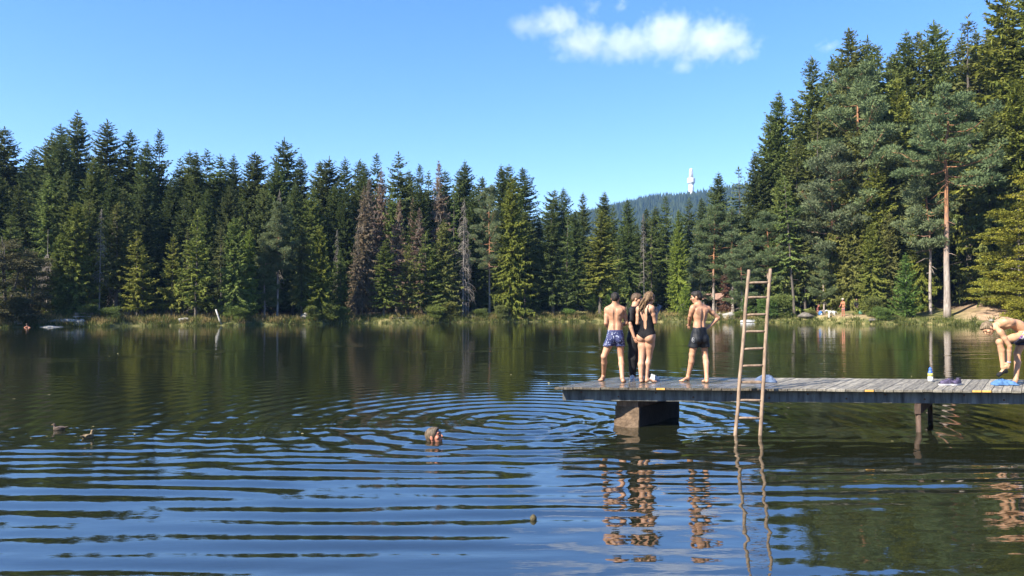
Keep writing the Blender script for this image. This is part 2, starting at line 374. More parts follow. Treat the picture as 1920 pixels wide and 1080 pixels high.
def spruce_crown(seed, H=20., Rr=2.6, base=.12, dens=1.0, droop=.5, gap=.25, power=.75, curtain=.5, spray=1.0, step=.42, spire=1.0, minlen=.25):
    rng = np.random.default_rng(seed)
    C, D, Ln, Wd, T = [], [], [], [], []
    z = base * H
    lean = rng.normal(0, .012, 2)
    asym = rng.uniform(0, 6.28); 
    while z < H - .15:
        t = (H - z) / (H * (1 - base))                       # 0 tip .. 1 base
        L0 = Rr * min(1.0, t ** power * (1.12 if t < .7 else 1.12 - .5 * (t - .7))) + minlen * .5
        nb = max(4, int(round((4.5 + 2.5 * t) * dens)))
        az0 = rng.uniform(0, 6.28); wt = rng.uniform(.35, .65)
        for k in range(nb):
            if rng.random() < gap * (1 if t > .12 else .25): continue
            az = az0 + 6.283 * k / nb + rng.normal(0, .25)
            L = max(minlen, L0 * rng.uniform(.62, 1.12) * (1 + .16 * math.cos(az - asym)))
            pit = (.55 - 1.25 * min(1, t * 1.5) * droop * 1.4) + rng.normal(0, .13)
            o = np.array([math.cos(az), math.sin(az), 0]); s = np.array([-o[1], o[0], 0])
            n = max(4, int(L / .15)); q = (np.arange(n) + rng.uniform(.2, .9, n)) / n
            zz = np.tan(pit) * q * L * .9 - droop * .35 * np.sin(q * 3.14) * L * .4 + .16 * L * q ** 3 * (1 if t > .1 else 0)
            pts = o * (q * L)[:, None]; pts[:, 2] = zz + z
            bt = float(np.clip(wt + rng.normal(0, .17), 0, 1))
            width = (.42 - .26 * q) * min(1, L / 1.3) * spray + .07
            for sg in (-1, 1, 0, 0):
                if sg: d = o * rng.uniform(.5, 1.1, (n, 1)) + s * sg * rng.uniform(.5, 1.1, (n, 1))
                else: d = o * rng.uniform(.8, 1.2, (n, 1)) + s * rng.normal(0, .35, (n, 1))
                d[:, 2] = np.tan(pit) * .5 - rng.uniform(.05, .75, n) * (.3 + droop) * (.5 + t)
                if t < .12: d[:, 2] += .35
                C.append(pts + rng.normal(0, .03, (n, 3))); D.append(unit(d)); Ln.append(width * rng.uniform(.7, 1.4, n)); Wd.append(width * rng.uniform(.16, .28, n))
                T.append(np.clip(bt + rng.normal(0, .12, n) + (q - .5) * .2, 0, 1))
            if curtain > 0 and t > .12:                        # hanging twigs
                m_ = max(1, int(n * curtain)); qi = rng.integers(0, n, m_)
                d = rng.normal(0, .22, (m_, 3)); d[:, 2] = -1
                C.append(pts[qi] + s * rng.normal(0, .1, (m_, 1))); D.append(unit(d)); Ln.append(rng.uniform(.25, .7, m_) * (.5 + .6 * t)); Wd.append(rng.uniform(.04, .09, m_))
                T.append(np.clip(bt - .12 + rng.normal(0, .12, m_), 0, 1))
        z += step * (.48 + .55 * t) * rng.uniform(.5, 1.5)
    # leader
    m_ = 14; zz = rng.uniform(H - .9 * spire, H + .1, m_); d = rng.normal(0, .35, (m_, 3)); d[:, 2] = .9
    C.append(np.stack([rng.normal(0, .02, m_), rng.normal(0, .02, m_), zz], 1)); D.append(unit(d)); Ln.append(rng.uniform(.2, .45, m_)); Wd.append(rng.uniform(.03, .07, m_)); T.append(rng.uniform(.3, .7, m_))
    C, D, Ln, Wd, T = map(np.concatenate, (C, D, Ln, Wd, T))
    C[:, :2] += lean[None, :] * C[:, 2:3]
    V, F = kites(C, D, side_of(D, rng, .8), Ln, Wd)
    return npmesh('crown', V, F, False, np.repeat(T, 4)), lean
def spruce_trunk(H, r, lean, seed, stubs=20, base=.15, topr=.012):
    rng = np.random.default_rng(seed + 999); mb = MB()
    zs = np.linspace(-.6, H - .25, 14)
    mb.tube([(lean[0] * z + rng.normal(0, .015), lean[1] * z + rng.normal(0, .015), z) for z in zs],
            [max(topr, r * (1 - max(z, 0) / H) ** .85 * (1.35 if z < 0 else 1.12 if z < 1 else 1)) for z in zs], 9)
    for k in range(stubs):
        z = rng.uniform(.06 * H, H * min(.95, base + .45)); az = rng.uniform(0, 6.28); L = rng.uniform(.3, 1.1)
        o = Vector((math.cos(az), math.sin(az), -.25))
        p0 = Vector((lean[0] * z, lean[1] * z, z))
        mb.tube([p0, p0 + o * L * .6, p0 + o * L + Vector((0, 0, -.1))], [.028, .02, .008], 4)
    return mb.mesh('trunk', True)
def dead_trunk(seed, H, r, Rr, lean, nbr=120, base=.1, droop=.9, topbare=0.0):
    """bare grey stem with drooping dead branches in the same mesh"""
    rng = np.random.default_rng(seed); mb = MB()
    zs = np.linspace(-.6, H, 14)
    mb.tube([(lean[0] * z, lean[1] * z, z) for z in zs], [max(.015, r * (1 - max(z, 0) / H * .93)) for z in zs], 8)
    for k in range(nbr):
        t = rng.uniform(topbare, 1); z = H - t * H * (1 - base); az = rng.uniform(0, 6.28)
        L = (Rr * t ** .7 + .2) * rng.uniform(.5, 1.1)
        o = Vector((math.cos(az), math.sin(az), 0)); p = Vector((lean[0] * z, lean[1] * z, z))
        q1 = p + o * L * .45 + Vector((0, 0, -.12 * L * droop)); q2 = p + o * L * .8 + Vector((0, 0, -.55 * L * droop)); q3 = p + o * L * .92 + Vector((0, 0, -L * droop))
        mb.tube([p, q1, q2, q3], [.035, .026, .016, .006], 4, False)
        for j in range(4):
            f = rng.uniform(.2, 1); a_ = q1.lerp(q3, f); d = Vector((rng.normal(0, .5), rng.normal(0, .5), -1)) * rng.uniform(.25, .7) * (.4 + .6 * L / Rr)
            mb.tube([a_, a_ + d], [.014, .005], 3, False)
    return mb.mesh('trunk', True)

def clump(rng, c, rx, rz, n, up=.55, ln=(.22, .46), wd=(.028, .065)):
    d = unit(rng.normal(0, 1, (n, 3))); rr = rng.uniform(.35, 1, n)[:, None] ** .5
    C = np.array(c) + d * rr * np.array([rx, rx, rz])
    D = d + rng.normal(0, .45, (n, 3)); D[:, 2] += up
    return C, unit(D), rng.uniform(*ln, n), rng.uniform(*wd, n)
def pine(seed, H=22., bare=.5, Rr=4., limbs=26, per=5, lean=(0, 0), r=.26, cr=(.42, .85), dens=135, stubs=8, flat=.30):
    rng = np.random.default_rng(seed); mb = MB(); C, D, Ln, Wd, T = [], [], [], [], []
    zs = np.linspace(-.6, H * .97, 16); wob = rng.normal(0, .10, (16, 2)).cumsum(0) * np.linspace(0, 1, 16)[:, None]
    def ax(z):
        f = np.clip((z + .6) / (H * .97 + .6), 0, 1) * 15; i0 = int(min(14, f)); g = f - i0
        w_ = wob[i0] * (1 - g) + wob[i0 + 1] * g
        return np.array([lean[0] * z + w_[0], lean[1] * z + w_[1], z])
    mb.tube([ax(z) for z in zs], [max(.03, r * (1 - .86 * (max(z, 0) / H) ** 1.2) * (1.3 if z < 0 else 1.1 if z < 1 else 1)) for z in zs], 10)
    for k in range(limbs):
        t = (k + rng.uniform(.1, .9)) / limbs; z = H * (bare + (1 - bare) * t) * .98
        prof = math.sin(math.pi * min(1, .16 + .84 * (1 - t)) * .62) 
        L = Rr * prof * rng.uniform(.6, 1.12); az = k * 2.4 + rng.normal(0, .5)
        o = np.array([math.cos(az), math.sin(az), 0]); s = np.array([-o[1], o[0], 0]); p = ax(z)
        rise = (.05 + .55 * t) + rng.normal(0, .15); bend = rng.normal(0, .25)
        q = np.linspace(0, 1, 6)
        pts = p + o * (q * L)[:, None] + s * (bend * q ** 2 * L)[:, None]
        pts[:, 2] += rise * L * q ** 1.3 - .12 * L * np.sin(q * 3.1) + rng.normal(0, .05, 6) * q * L
        mb.tube(pts, np.linspace(.085 * (1 - .6 * t), .018, 6) * (H / 22), 6)
        for j in range(per):
            f = rng.uniform(.42, 1.06) if L > 1.2 else rng.uniform(.2, 1.1)
            i0 = min(4, int(min(f, .999) * 5)); c = pts[i0] + (pts[i0 + 1] - pts[i0]) * (f * 5 - i0)
            c = c + s * rng.normal(0, .2 * L) * .55 + np.array([0, 0, rng.uniform(-.05, .4)])
            rx = rng.uniform(*cr) * (.75 + .25 * prof); 
            a_ = clump(rng, c, rx, rx * flat, int(dens * rx * rx / .5 * rng.uniform(.6, 1.1)))
            mb.tube([pts[i0], c], [.02, .008], 3, False)
            bt = rng.uniform(.3, .7)
            C.append(a_[0]); D.append(a_[1]); Ln.append(a_[2]); Wd.append(a_[3]); T.append(np.clip(bt + rng.normal(0, .13, len(a_[2])), 0, 1))
    for k in range(stubs):
        z = rng.uniform(min(.25, bare * .7), bare) * H; az = rng.uniform(0, 6.28); L = rng.uniform(.4, 1.6); p = ax(z); o = np.array([math.cos(az), math.sin(az), 0])
        mb.tube([p, p + o * L * .5 + [0, 0, -.05], p + o * L + [rng.normal(0, .15), 0, -.1 - rng.uniform(0, .6)]], [.04, .028, .012], 5)
    C, D, Ln, Wd, T = map(np.concatenate, (C, D, Ln, Wd, T))
    V, F = kites(C, D, side_of(D, rng, 1.2), Ln, Wd)
    return npmesh('crown', V, F, False, np.repeat(T, 4)), mb.mesh('trunk', True)
def broadleaf(seed, H=9., Rr=3.2, base=.05, limbs=30, per=9, leaf=(.10, .2), dens=70, stems=3, r=.12, flat=.3, horiz=.15):
    rng = np.random.default_rng(seed); mb = MB(); C, D, Ln, Wd, T = [], [], [], [], []
    tops = []
    for k in range(stems):
        az = rng.uniform(0, 6.28); sp = rng.uniform(.02, .16) * H * (stems > 1); h = H * rng.uniform(.8, 1)
        pts = [np.array([math.cos(az) * sp * q ** 1.3 + rng.normal(0, .05) * q, math.sin(az) * sp * q ** 1.3, h * q - (.4 if q == 0 else 0)]) for q in np.linspace(0, 1, 7)]
        mb.tube(pts, np.linspace(r, .02, 7), 7); tops.append(pts)
    for k in range(limbs):
        pts = tops[k % stems]; t = rng.uniform(base, .97); f = t * 6; i0 = min(5, int(f)); p = pts[i0] + (pts[i0 + 1] - pts[i0]) * (f - i0)
        L = Rr * (1 - .55 * max(0, t - .25)) * rng.uniform(.5, 1.05) * (1 if t < .8 else .65); az = k * 2.4 + rng.normal(0, .4)
        o = np.array([math.cos(az), math.sin(az), 0]); s = np.array([-o[1], o[0], 0])
        q = np.linspace(0, 1, 5); lp = p + o * (q * L)[:, None]; lp[:, 2] += (horiz + .45 * t) * L * q - .22 * L * q ** 2
        mb.tube(lp, np.linspace(.035, .008, 5), 4, False)
        for j in range(per):
            f = rng.uniform(.2, 1.05) * 4; i0 = min(3, int(f)); c = lp[i0] + (lp[i0 + 1] - lp[i0]) * (f - i0) + s * rng.normal(0, .22 * L) + np.array([0, 0, rng.normal(0, .1)])
            rx = rng.uniform(.3, .62)
            a_ = clump(rng, c, rx, rx * flat, max(6, int(dens * rx * rx / .25)), up=-.1, ln=leaf, wd=(leaf[0] * .35, leaf[1] * .4))
            bt = rng.uniform(.25, .75); C.append(a_[0]); D.append(a_[1]); Ln.append(a_[2]); Wd.append(a_[3]); T.append(np.clip(bt + rng.normal(0, .14, len(a_[2])), 0, 1))
    C, D, Ln, Wd, T = map(np.concatenate, (C, D, Ln, Wd, T))
    D[:, 2] *= .6; D = unit(D)
    V, F = kites(C, D, side_of(D, rng, .7), Ln, Wd)
    return npmesh('crown', V, F, False, np.repeat(T, 4)), mb.mesh('trunk', True)

LIB = {}
def lib_spruce(key, seed, H=20., r=.2, **kw):
    c, lean = spruce_crown(seed, H=H, **kw); LIB[key] = (H, c, spruce_trunk(H, r, lean, seed, base=kw.get('base', .12)), 'bark_dark')
for k in range(5): lib_spruce('dense%d' % k, 10 + k, H=22, Rr=3.3 + .3 * (k % 3), base=.06 + .03 * k, dens=1.25, power=.66, droop=.42 + .06 * (k % 3), gap=.13, curtain=.9, r=.24)
for k in range(5): lib_spruce('open%d' % k, 30 + k, H=20, Rr=2.8 + .3 * (k % 3), base=.14 + .04 * k, dens=1.05, power=.7, droop=.5 + .1 * (k % 3), gap=.28, curtain=.9, step=.46, r=.18)
for k in range(4): lib_spruce('shaggy%d' % k, 50 + k, H=17, Rr=3.0 + .3 * (k % 2), base=.04 + .02 * k, dens=1.1, droop=.62, gap=.2, curtain=1.4, power=.6, r=.2, spray=1.1)
for k in range(3): lib_spruce('small%d' % k, 70 + k, H=10, Rr=1.7 + .2 * k, base=.16, dens=.9, droop=.35, gap=.26, curtain=.5, step=.45, r=.11, power=.8)
for k in range(3): lib_spruce('sparse%d' % k, 80 + k, H=21, Rr=1.9 + .3 * k, base=.34, dens=.7, droop=.6, gap=.5, curtain=.5, step=.62, r=.17)
lib_spruce('young0', 90, H=4, Rr=1.25, base=.02, dens=1.2, droop=-.1, gap=.05, curtain=0, step=.24, r=.05, spray=.6, minlen=.15, power=.85)
lib_spruce('young1', 91, H=8, Rr=1.7, base=.02, dens=1.2, droop=.05, gap=.08, curtain=.1, step=.33, r=.09, spray=.8, power=.8)
for k in range(3):
    c, lean = spruce_crown(100 + k, H=19, Rr=2.3, base=.16, dens=1.0, droop=.75, gap=.28, curtain=2.4, step=.5)
    LIB['brown%d' % k] = (19, c, dead_trunk(110 + k, 19, .17, 2.3, lean, 60, .15), 'bark_dead')
LIB['snag0'] = (10.5, None, dead_trunk(120, 10.5, .13, 1.6, (0, 0), 110, .28, 1.5, .38), 'bark_dead')
LIB['snag1'] = (17, None, dead_trunk(121, 17, .15, 1.7, (.01, 0), 130, .12, .75, .02), 'bark_dead')
LIB['snag2'] = (15, None, dead_trunk(122, 15, .12, 1.1, (-.01, 0), 60, .3, .6, .0), 'bark_dead')
for k, kw in enumerate((dict(H=22, bare=.62, Rr=4.6, r=.30, limbs=30, per=8, stubs=16), dict(H=18, bare=.32, Rr=4.0, limbs=36, per=8, r=.24), dict(H=24, bare=.38, Rr=4.2, limbs=44, per=8), dict(H=15, bare=.16, Rr=3.4, limbs=36, per=8, r=.2), dict(H=18, bare=.42, Rr=2.7, limbs=32, per=7, r=.17))):
    c, t = pine(200 + k, **kw); LIB['pine%d' % k] = (kw['H'], c, t, 'bark_pine')
c, t = broadleaf(300, H=9, Rr=3.6, limbs=44, per=9, stems=4, dens=60); LIB['alder0'] = (9, c, t, 'bark_dark')
c, t = broadleaf(301, H=20, Rr=6.0, limbs=70, per=15, stems=1, r=.2, dens=46, flat=.2, base=.1, leaf=(.12, .24)); LIB['beech0'] = (20, c, t, 'bark')
c, t = broadleaf(302, H=2, Rr=1.1, limbs=22, per=6, stems=5, r=.02, dens=90, leaf=(.06, .13), horiz=.3); LIB['bush0'] = (2, c, t, 'bark_dark')
c, t = broadleaf(303, H=1.6, Rr=1.3, limbs=24, per=6, stems=6, r=.018, dens=80, leaf=(.06, .12), horiz=.4); LIB['bush1'] = (1.6, c, t, 'bark_dark')
NAMES = {'dense': 'spruce_tree', 'open': 'spruce_tree', 'shaggy': 'spruce_tree', 'small': 'spruce_tree', 'sparse': 'spruce_tree', 'young': 'young_spruce', 'brown': 'dead_spruce',
         'snag': 'dead_tree', 'pine': 'pine_tree', 'alder': 'alder_tree', 'beech': 'beech_tree', 'bush': 'shrub'}
COL = {'dark': (.098, .124, .038), 'mid': (.132, .166, .044), 'yel': (.170, .188, .038), 'bright': (.170, .212, .038), 'blue': (.138, .172, .082), 'olive': (.140, .152, .046),
       'brown': (.185, .138, .092), 'alder': (.112, .108, .048), 'beech': (.25, .235, .034), 'deep': (.072, .092, .031), 'redbrown': (.14, .07, .045), 'fresh': (.125, .19, .05)}
TREES = []
def tree(kind, u, vtip, depth, c='dark', wid=1.0, row=0, label=None, group=None, rz=None, dz=0, vbase=None):
    """tree of a library kind standing on the ground at photo column u and distance depth, its tip at photo row vtip"""
    H, crown, trunk, bark = LIB[kind]
    p = P(u, 574, depth); z0 = gz(p.x, p.y) + dz
    tip = P(u, vtip, depth).z
    s = (tip - z0) / H
    rg = random.Random(int(u * 7 + vtip * 13 + depth))
    base = kind.rstrip('0123456789')
    root = empty(NAMES[base], (p.x, p.y, z0), rg.uniform(0, 6.28) if rz is None else rz, (s * wid, s * wid, s))
    link('trunk', trunk, M[bark], root)
    if crown is not None:
        o = link('crown', crown, M['leaf' if base in ('alder', 'beech', 'bush') else 'foliage'], root)
        k = rg.uniform(.86, 1.14); cc = COL[c]
        o.color = (cc[0] * k * rg.uniform(.93, 1.07), cc[1] * k, cc[2] * k * rg.uniform(.9, 1.1), 1)
    TREES.append(dict(o=root, kind=base, u=u, v=vtip, d=depth, row=row, c=c, wid=wid, s=s * H, label=label, group=group))
    return root
random.seed(5)
def back(u): # distance of the last visible row
    th_ = math.atan((u - 960) / F_PX); return float(shore_r(th_)) * math.cos(th_)
# back row: the skyline
tops = [(-35, 235), (10, 240), (66, 281), (90, 255), (104, 254), (128, 236), (148, 212), (190, 228), (245, 243), (270, 264), (297, 248), (333, 300), (356, 284), (366, 285), (388, 283), (415, 292), (432, 291), (470, 287),
        (512, 308), (534, 264), (563, 292), (601, 304), (613, 299), (642, 298), (668, 298), (686, 312), (710, 290), (745, 288), (770, 322), (784, 312), (802, 322), (836, 320), (874, 304), (862, 318),
        (903, 335), (938, 312), (957, 309), (980, 316), (1038, 358), (1058, 354), (1094, 361), (1135, 360), (1176, 374), (1206, 392), (1234, 388), (1252, 369), (1292, 372), (1393, 316), (1352, 324)]
kinds_ = ['dense0', 'open0', 'dense1', 'dense2', 'open1', 'dense3', 'dense4', 'open2', 'dense0', 'shaggy1']
for n, (u, v) in enumerate(tops):
    d = back(u) + (21 + (n * 7) % 9 if u < 1000 else 30 + (n * 5) % 8)
    if u == 1393: tree('sparse2', u, v, d - 6, 'mid', 1.5, 3)
    else: tree(kinds_[(n * 3 + n // 7) % len(kinds_)], u, v, d, 'deep' if u < 640 and n % 3 else 'dark', .96 + .42 * ((n * 37) % 10) / 10, 3)
# second row
row2 = [(-10, 330, 'dense2', 'deep', 1.2), (28, 345, 'dense1', 'deep', 1.1), (48, 372, 'open0', 'dark', 1.1), (92, 330, 'open2', 'mid', 1.2), (124, 322, 'dense3', 'dark', 1.2), (168, 300, 'dense4', 'dark', 1.1), (205, 330, 'dense0', 'deep', 1.1),
        (228, 352, 'dense2', 'dark', 1.1), (268, 345, 'dense1', 'deep', 1.1), (312, 330, 'dense3', 'deep', 1.2), (345, 370, 'open1', 'deep', 1.1), (385, 355, 'dense0', 'dark', 1.1), (425, 350, 'dense4', 'deep', 1.1), (455, 370, 'open3', 'dark', 1.1),
        (492, 355, 'dense2', 'dark', 1.1), (548, 345, 'dense1', 'dark', 1.1), (582, 350, 'open2', 'mid', 1.1), (625, 345, 'dense0', 'dark', 1.1), (655, 360, 'dense3', 'deep', 1.1),
        (688, 335, 'brown0', 'brown', .9), (718, 318, 'brown1', 'brown', .95), (738, 352, 'open4', 'mid', 1.0), (778, 372, 'brown2', 'brown', .95), (790, 350, 'dense4', 'deep', 1.0), (824, 304, 'brown0', 'brown', .9),
        (850, 350, 'sparse0', 'mid', 1.2), (890, 352, 'dense1', 'dark', 1.1), (1012, 412, 'dense0', 'deep', 1.1), (1080, 395, 'dense2', 'dark', 1.1), (1150, 385, 'open1', 'dark', 1.0), (1196, 420, 'dense3', 'dark', 1.0), (1222, 408, 'sparse1', 'mid', 1.1),
        (1272, 395, 'dense4', 'mid', 1.0), (1318, 372, 'dense1', 'dark', 1.1), (1330, 400, 'open3', 'dark', 1.1)]
for n, (u, v, k, c, wd) in enumerate(row2): tree(k, u, v, back(u) + (11 + (n * 5) % 6 if u < 1000 else 21 + (n * 5) % 6), c, wd, 2)
# front row along the water
row1 = [(12, 440, 'alder0', 'alder', 1.25, 1.5), (58, 462, 'alder0', 'alder', .9, 3), (88, 430, 'snag0', 'x', 1, 5.5), (20, 405, 'open1', 'dark', 1.42, 8), (140, 380, 'shaggy0', 'yel', 1.18, 4.5), (112, 440, 'shaggy3', 'mid', 1.12, 5), (168, 376, 'open3', 'olive', 1.30, 6), (186, 392, 'snag2', 'x', 1, 5),
        (220, 384, 'open4', 'olive', 1.42, 6), (216, 402, 'snag1', 'x', .9, 7), (258, 434, 'small0', 'yel', 1.42, 3.4), (266, 462, 'small1', 'yel', 1.06, 3.2), (322, 442, 'small2', 'yel', 1.00, 3.2), (367, 395, 'small0', 'yel', 1.18, 3.2), (352, 430, 'sparse0', 'olive', 1.2, 6), (438, 408, 'shaggy1', 'mid', 1.00, 3.4),
        (415, 425, 'sparse1', 'olive', 1.2, 5), (468, 432, 'shaggy2', 'bright', 0.94, 4), (520, 385, 'pine4', 'blue', 1.0, 4), (521, 355, 'snag2', 'x', .6, 6.5), (496, 440, 'pine3', 'blue', .8, 4), (565, 426, 'open2', 'olive', 1.18, 4.6), (600, 424, 'shaggy0', 'yel', 0.97, 2.4), (633, 430, 'snag2', 'x', .8, 5.5), (582, 445, 'small1', 'yel', 1.06, 5), (640, 470, 'open0', 'mid', 1.30, 4.5),
        (678, 352, 'brown1', 'brown', 1.1, 7), (668, 440, 'brown2', 'brown', 1.0, 6), (720, 452, 'open1', 'mid', 1.59, 3), (748, 378, 'brown0', 'brown', 1.0, 9), (765, 458, 'small2', 'olive', 1.18, 3.2), (782, 392, 'brown2', 'brown', 1.1, 8), (798, 440, 'small1', 'mid', 1.42, 4), (832, 415, 'shaggy1', 'olive', 1.06, 3), (812, 462, 'open2', 'mid', 1.30, 5),
        (868, 372, 'snag1', 'x', 1.15, 3), (873, 402, 'snag1', 'x', .9, 3.3), (878, 440, 'snag2', 'x', .9, 3), (918, 352, 'pine2', 'blue', .8, 6), (957, 335, 'shaggy2', 'yel', 0.92, 2.6), (985, 400, 'open4', 'mid', 1.42, 7), (1037, 385, 'open0', 'dark', 1.59, 3), (1062, 400, 'sparse2', 'mid', 1.3, 9),
        (1125, 398, 'open3', 'yel', 1.89, 4), (1178, 420, 'open2', 'dark', 1.42, 16), (1160, 440, 'sparse1', 'mid', 1.2, 15), (1208, 400, 'snag2', 'x', .7, 12), (1271, 425, 'shaggy3', 'bright', 0.73, 11), (1284, 536, 'young0', 'bright', 1.05, 2), (1338, 385, 'pine2', 'blue', 1.25, 12), (1312, 470, 'pine3', 'blue', 1.1, 13),
        (1374, 400, 'pine1', 'blue', 1.2, 12), (1396, 560, 'young0', 'fresh', 1.5, 2.5), (1185, 560, 'young0', 'fresh', 1.2, 3), (1112, 548, 'young0', 'fresh', 1.2, 5), (1145, 545, 'young0', 'fresh', 1.2, 3), (1075, 552, 'young0', 'mid', 1.2, 5), (1005, 560, 'young0', 'mid', 1.2, 4), (300, 558, 'young0', 'mid', 1.1, 5), (412, 560, 'young0', 'mid', 1.1, 6)]
for u, v, k, c, wd, off in row1: tree(k, u, v, back(u) + off, c, wd, 1)
# right-hand stand on the slope
rt = [(1500, 190, 'dense4', 'dark', 1.0, 26, 3), (1545, 140, 'dense1', 'dark', 1.0, 28, 3), (1580, 105, 'dense0', 'mid', 1.0, 28, 3), (1672, 105, 'dense3', 'mid', 1.0, 28, 3), (1690, 92, 'dense2', 'dark', 1.0, 27, 3), (1770, 92, 'dense1', 'olive', 1.0, 30, 3), (1832, 92, 'dense0', 'mid', 1.0, 29, 3), (1868, 55, 'dense4', 'olive', 1.0, 27, 3), (1606, 225, 'shaggy2', 'olive', .85, 10, 1), (1420, 288, 'dense1', 'dark', 1.15, 15, 3), (1448, 212, 'dense2', 'mid', 1.02, 17, 3), (1465, 172, 'dense0', 'mid', 1.02, 18, 3), (1494, 260, 'open1', 'olive', 1.28, 14, 2), (1525, 116, 'dense3', 'mid', 1.00, 20, 3), (1556, 116, 'open0', 'mid', 1.15, 22, 3), (1598, 55, 'dense4', 'olive', 1.02, 22, 3), (1632, 71, 'dense1', 'mid', 0.96, 24, 3), (1648, 84, 'open2', 'mid', 1.02, 20, 3),
      (1576, 170, 'shaggy1', 'olive', 0.96, 15, 2), (1710, 58, 'dense0', 'mid', 0.96, 22, 3), (1730, 66, 'open3', 'olive', 1.15, 24, 3), (1752, 44, 'dense2', 'mid', 0.96, 24, 3), (1790, 72, 'dense3', 'olive', 0.90, 26, 3), (1818, 32, 'sparse1', 'olive', 1.66, 20, 3), (1845, 62, 'dense4', 'olive', 0.90, 24, 3), (1896, -30, 'shaggy0', 'yel', 0.96, 17, 3), (1950, -60, 'dense1', 'yel', 1.15, 16, 3),
      (1530, 215, 'sparse0', 'olive', 1.54, 11, 2), (1690, 150, 'shaggy2', 'yel', 0.90, 15, 2), (1670, 250, 'open4', 'olive', 1.41, 12, 2), (1860, 210, 'shaggy3', 'olive', 1.02, 13, 2), (1915, 150, 'dense0', 'yel', 1.02, 14, 2),
      (1615, 130, 'pine2', 'blue', 1.05, 12, 1), (1560, 280, 'pine1', 'blue', 1.05, 8, 1), (1470, 330, 'shaggy1', 'mid', 1.0, 9, 1), (1648, 300, 'shaggy0', 'yel', .95, 10, 1), (1440, 400, 'pine1', 'blue', 1.05, 9, 1), (1776, 185, 'pine0', 'blue', 1.05, 4.5, 1), (1745, 300, 'pine4', 'blue', 1.05, 5.6, 1), (1545, 455, 'pine3', 'blue', .9, 6.5, 1), (1560, 430, 'shaggy1', 'yel', .9, 8, 1),
      (1595, 390, 'shaggy2', 'olive', 0.90, 8, 1), (1635, 420, 'shaggy3', 'yel', 1.02, 6, 1), (1725, 350, 'shaggy0', 'yel', 0.77, 9, 1), (1510, 400, 'open4', 'olive', 1.41, 8, 1), (1700, 478, 'young1', 'fresh', 1.15, 2.6, 1), (1668, 400, 'shaggy1', 'olive', 0.90, 7.5, 1),
      (1490, 330, 'sparse2', 'mid', 1.28, 6.5, 1), (1800, 300, 'open3', 'deep', 1.41, 22, 2), (1840, 330, 'dense2', 'deep', 1.28, 24, 2), (1770, 360, 'dense3', 'deep', 1.28, 20, 2), (1912, 330, 'beech0', 'beech', 1.25, 5, 1), (1995, 240, 'beech0', 'beech', 1.1, 4, 1), (1872, 440, 'bush0', 'beech', 1, 9, 1)]
for u, v, k, c, wd, off, row in rt:
    if k == 'bush0': continue
    o = tree(k, u, v, back(u) + off, c, wd, row)
    if u == 1490: o.rotation_euler = (0, R(-5), 0)
# shrubs at the water's edge
for u, v, k, c, wd, off in [(25, 560, 'bush0', 'alder', 1.4, .8), (165, 572, 'bush0', 'mid', 1.3, 1.6), (205, 578, 'bush1', 'mid', 1.2, 2), (447, 578, 'bush1', 'mid', 1.2, 1.4), (585, 575, 'bush0', 'mid', 1.1, 1), (618, 570, 'bush0', 'mid', 1.2, .8), (640, 578, 'bush1', 'mid', 1.2, 1.4), (845, 568, 'bush0', 'olive', 1.3, 1.2), (815, 575, 'bush1', 'mid', 1.2, 1.2),
                            (900, 580, 'bush1', 'mid', 1.2, 1.6), (940, 574, 'bush0', 'olive', 1.3, 1.3), (985, 580, 'bush1', 'mid', 1.3, 1.5), (1065, 580, 'bush1', 'fresh', 1.2, 2), (1155, 578, 'bush1', 'mid', 1.1, 2.2), (1290, 582, 'bush1', 'mid', 1.4, 1.2), (1385, 585, 'bush1', 'mid', 1.4, 1.2), (1440, 560, 'bush0', 'fresh', 1.2, 1.6), (1462, 555, 'bush0', 'mid', 1.3, 2), (1520, 582, 'bush1', 'olive', 1.1, 1.2), (1655, 578, 'bush1', 'fresh', 1.2, 1.2), (1640, 560, 'bush0', 'olive', 1.1, 3), (1872, 520, 'bush0', 'yel', 1.2, 9), (1905, 505, 'bush0', 'beech', 1.2, 8), (1920, 560, 'bush1', 'beech', 1.3, 2)]:
    tree(k, u, v, back(u) + off, c, wd, 0)
# ------------------------------------------------------------------ banks, far hill, tower, cloud, air
def grass(name, n, urange, srange, hgt, colr, label, seed, wd=(.016, .035), dens=None, lean=.35):
    rng = np.random.default_rng(seed)
    nt_ = n // 14
    u = rng.uniform(*urange, nt_); s = srange[0] + (srange[1] - srange[0]) * rng.random(nt_) ** 1.5
    th_ = np.arctan((u - 960) / F_PX); r = shore_r(th_) + s
    if dens is not None:
        k = rng.random(nt_) < dens(u, s); th_, r, s, u = th_[k], r[k], s[k], u[k]
    x, y, z = r * np.sin(th_), r * np.cos(th_), ground_h(s, th_)
    hh = rng.uniform(*hgt, len(x)) * (.55 + .9 * fbm(u * .02, s * .4, seed, 2))
    C = np.repeat(np.stack([x, y, z - .05], 1), 14, 0) + np.concatenate([rng.normal(0, .16, (len(x) * 14, 2)), np.zeros((len(x) * 14, 1))], 1)
    D = rng.normal(0, lean, (len(C), 3)); D[:, 2] = 1; D = unit(D)
    Ln = np.repeat(hh, 14) * rng.uniform(.5, 1.15, len(C)); W = rng.uniform(*wd, len(C))
    T = np.repeat(np.clip(rng.normal(.5, .22, len(x)), 0, 1), 14)
    V, Fc = kites(C, D, side_of(D, rng, 1.5), Ln, W)
    o = link(name, npmesh(name, V, Fc, False, np.repeat(T, 4)), M['leaf']); o.color = (*colr, 1)
    tag(o, label, 'grass', kind='stuff'); return o
grass('grass', 30000, (-160, 2080), (-.15, 3.2), (.3, .85), (.085, .10, .028), 'green sedge and grass fringing the far bank', 1, dens=lambda u, s: np.where((u > 1740) & (s > 1.6), .12, np.where((u > 1525) & (u < 1640) & (s > .9), .12, .95)))
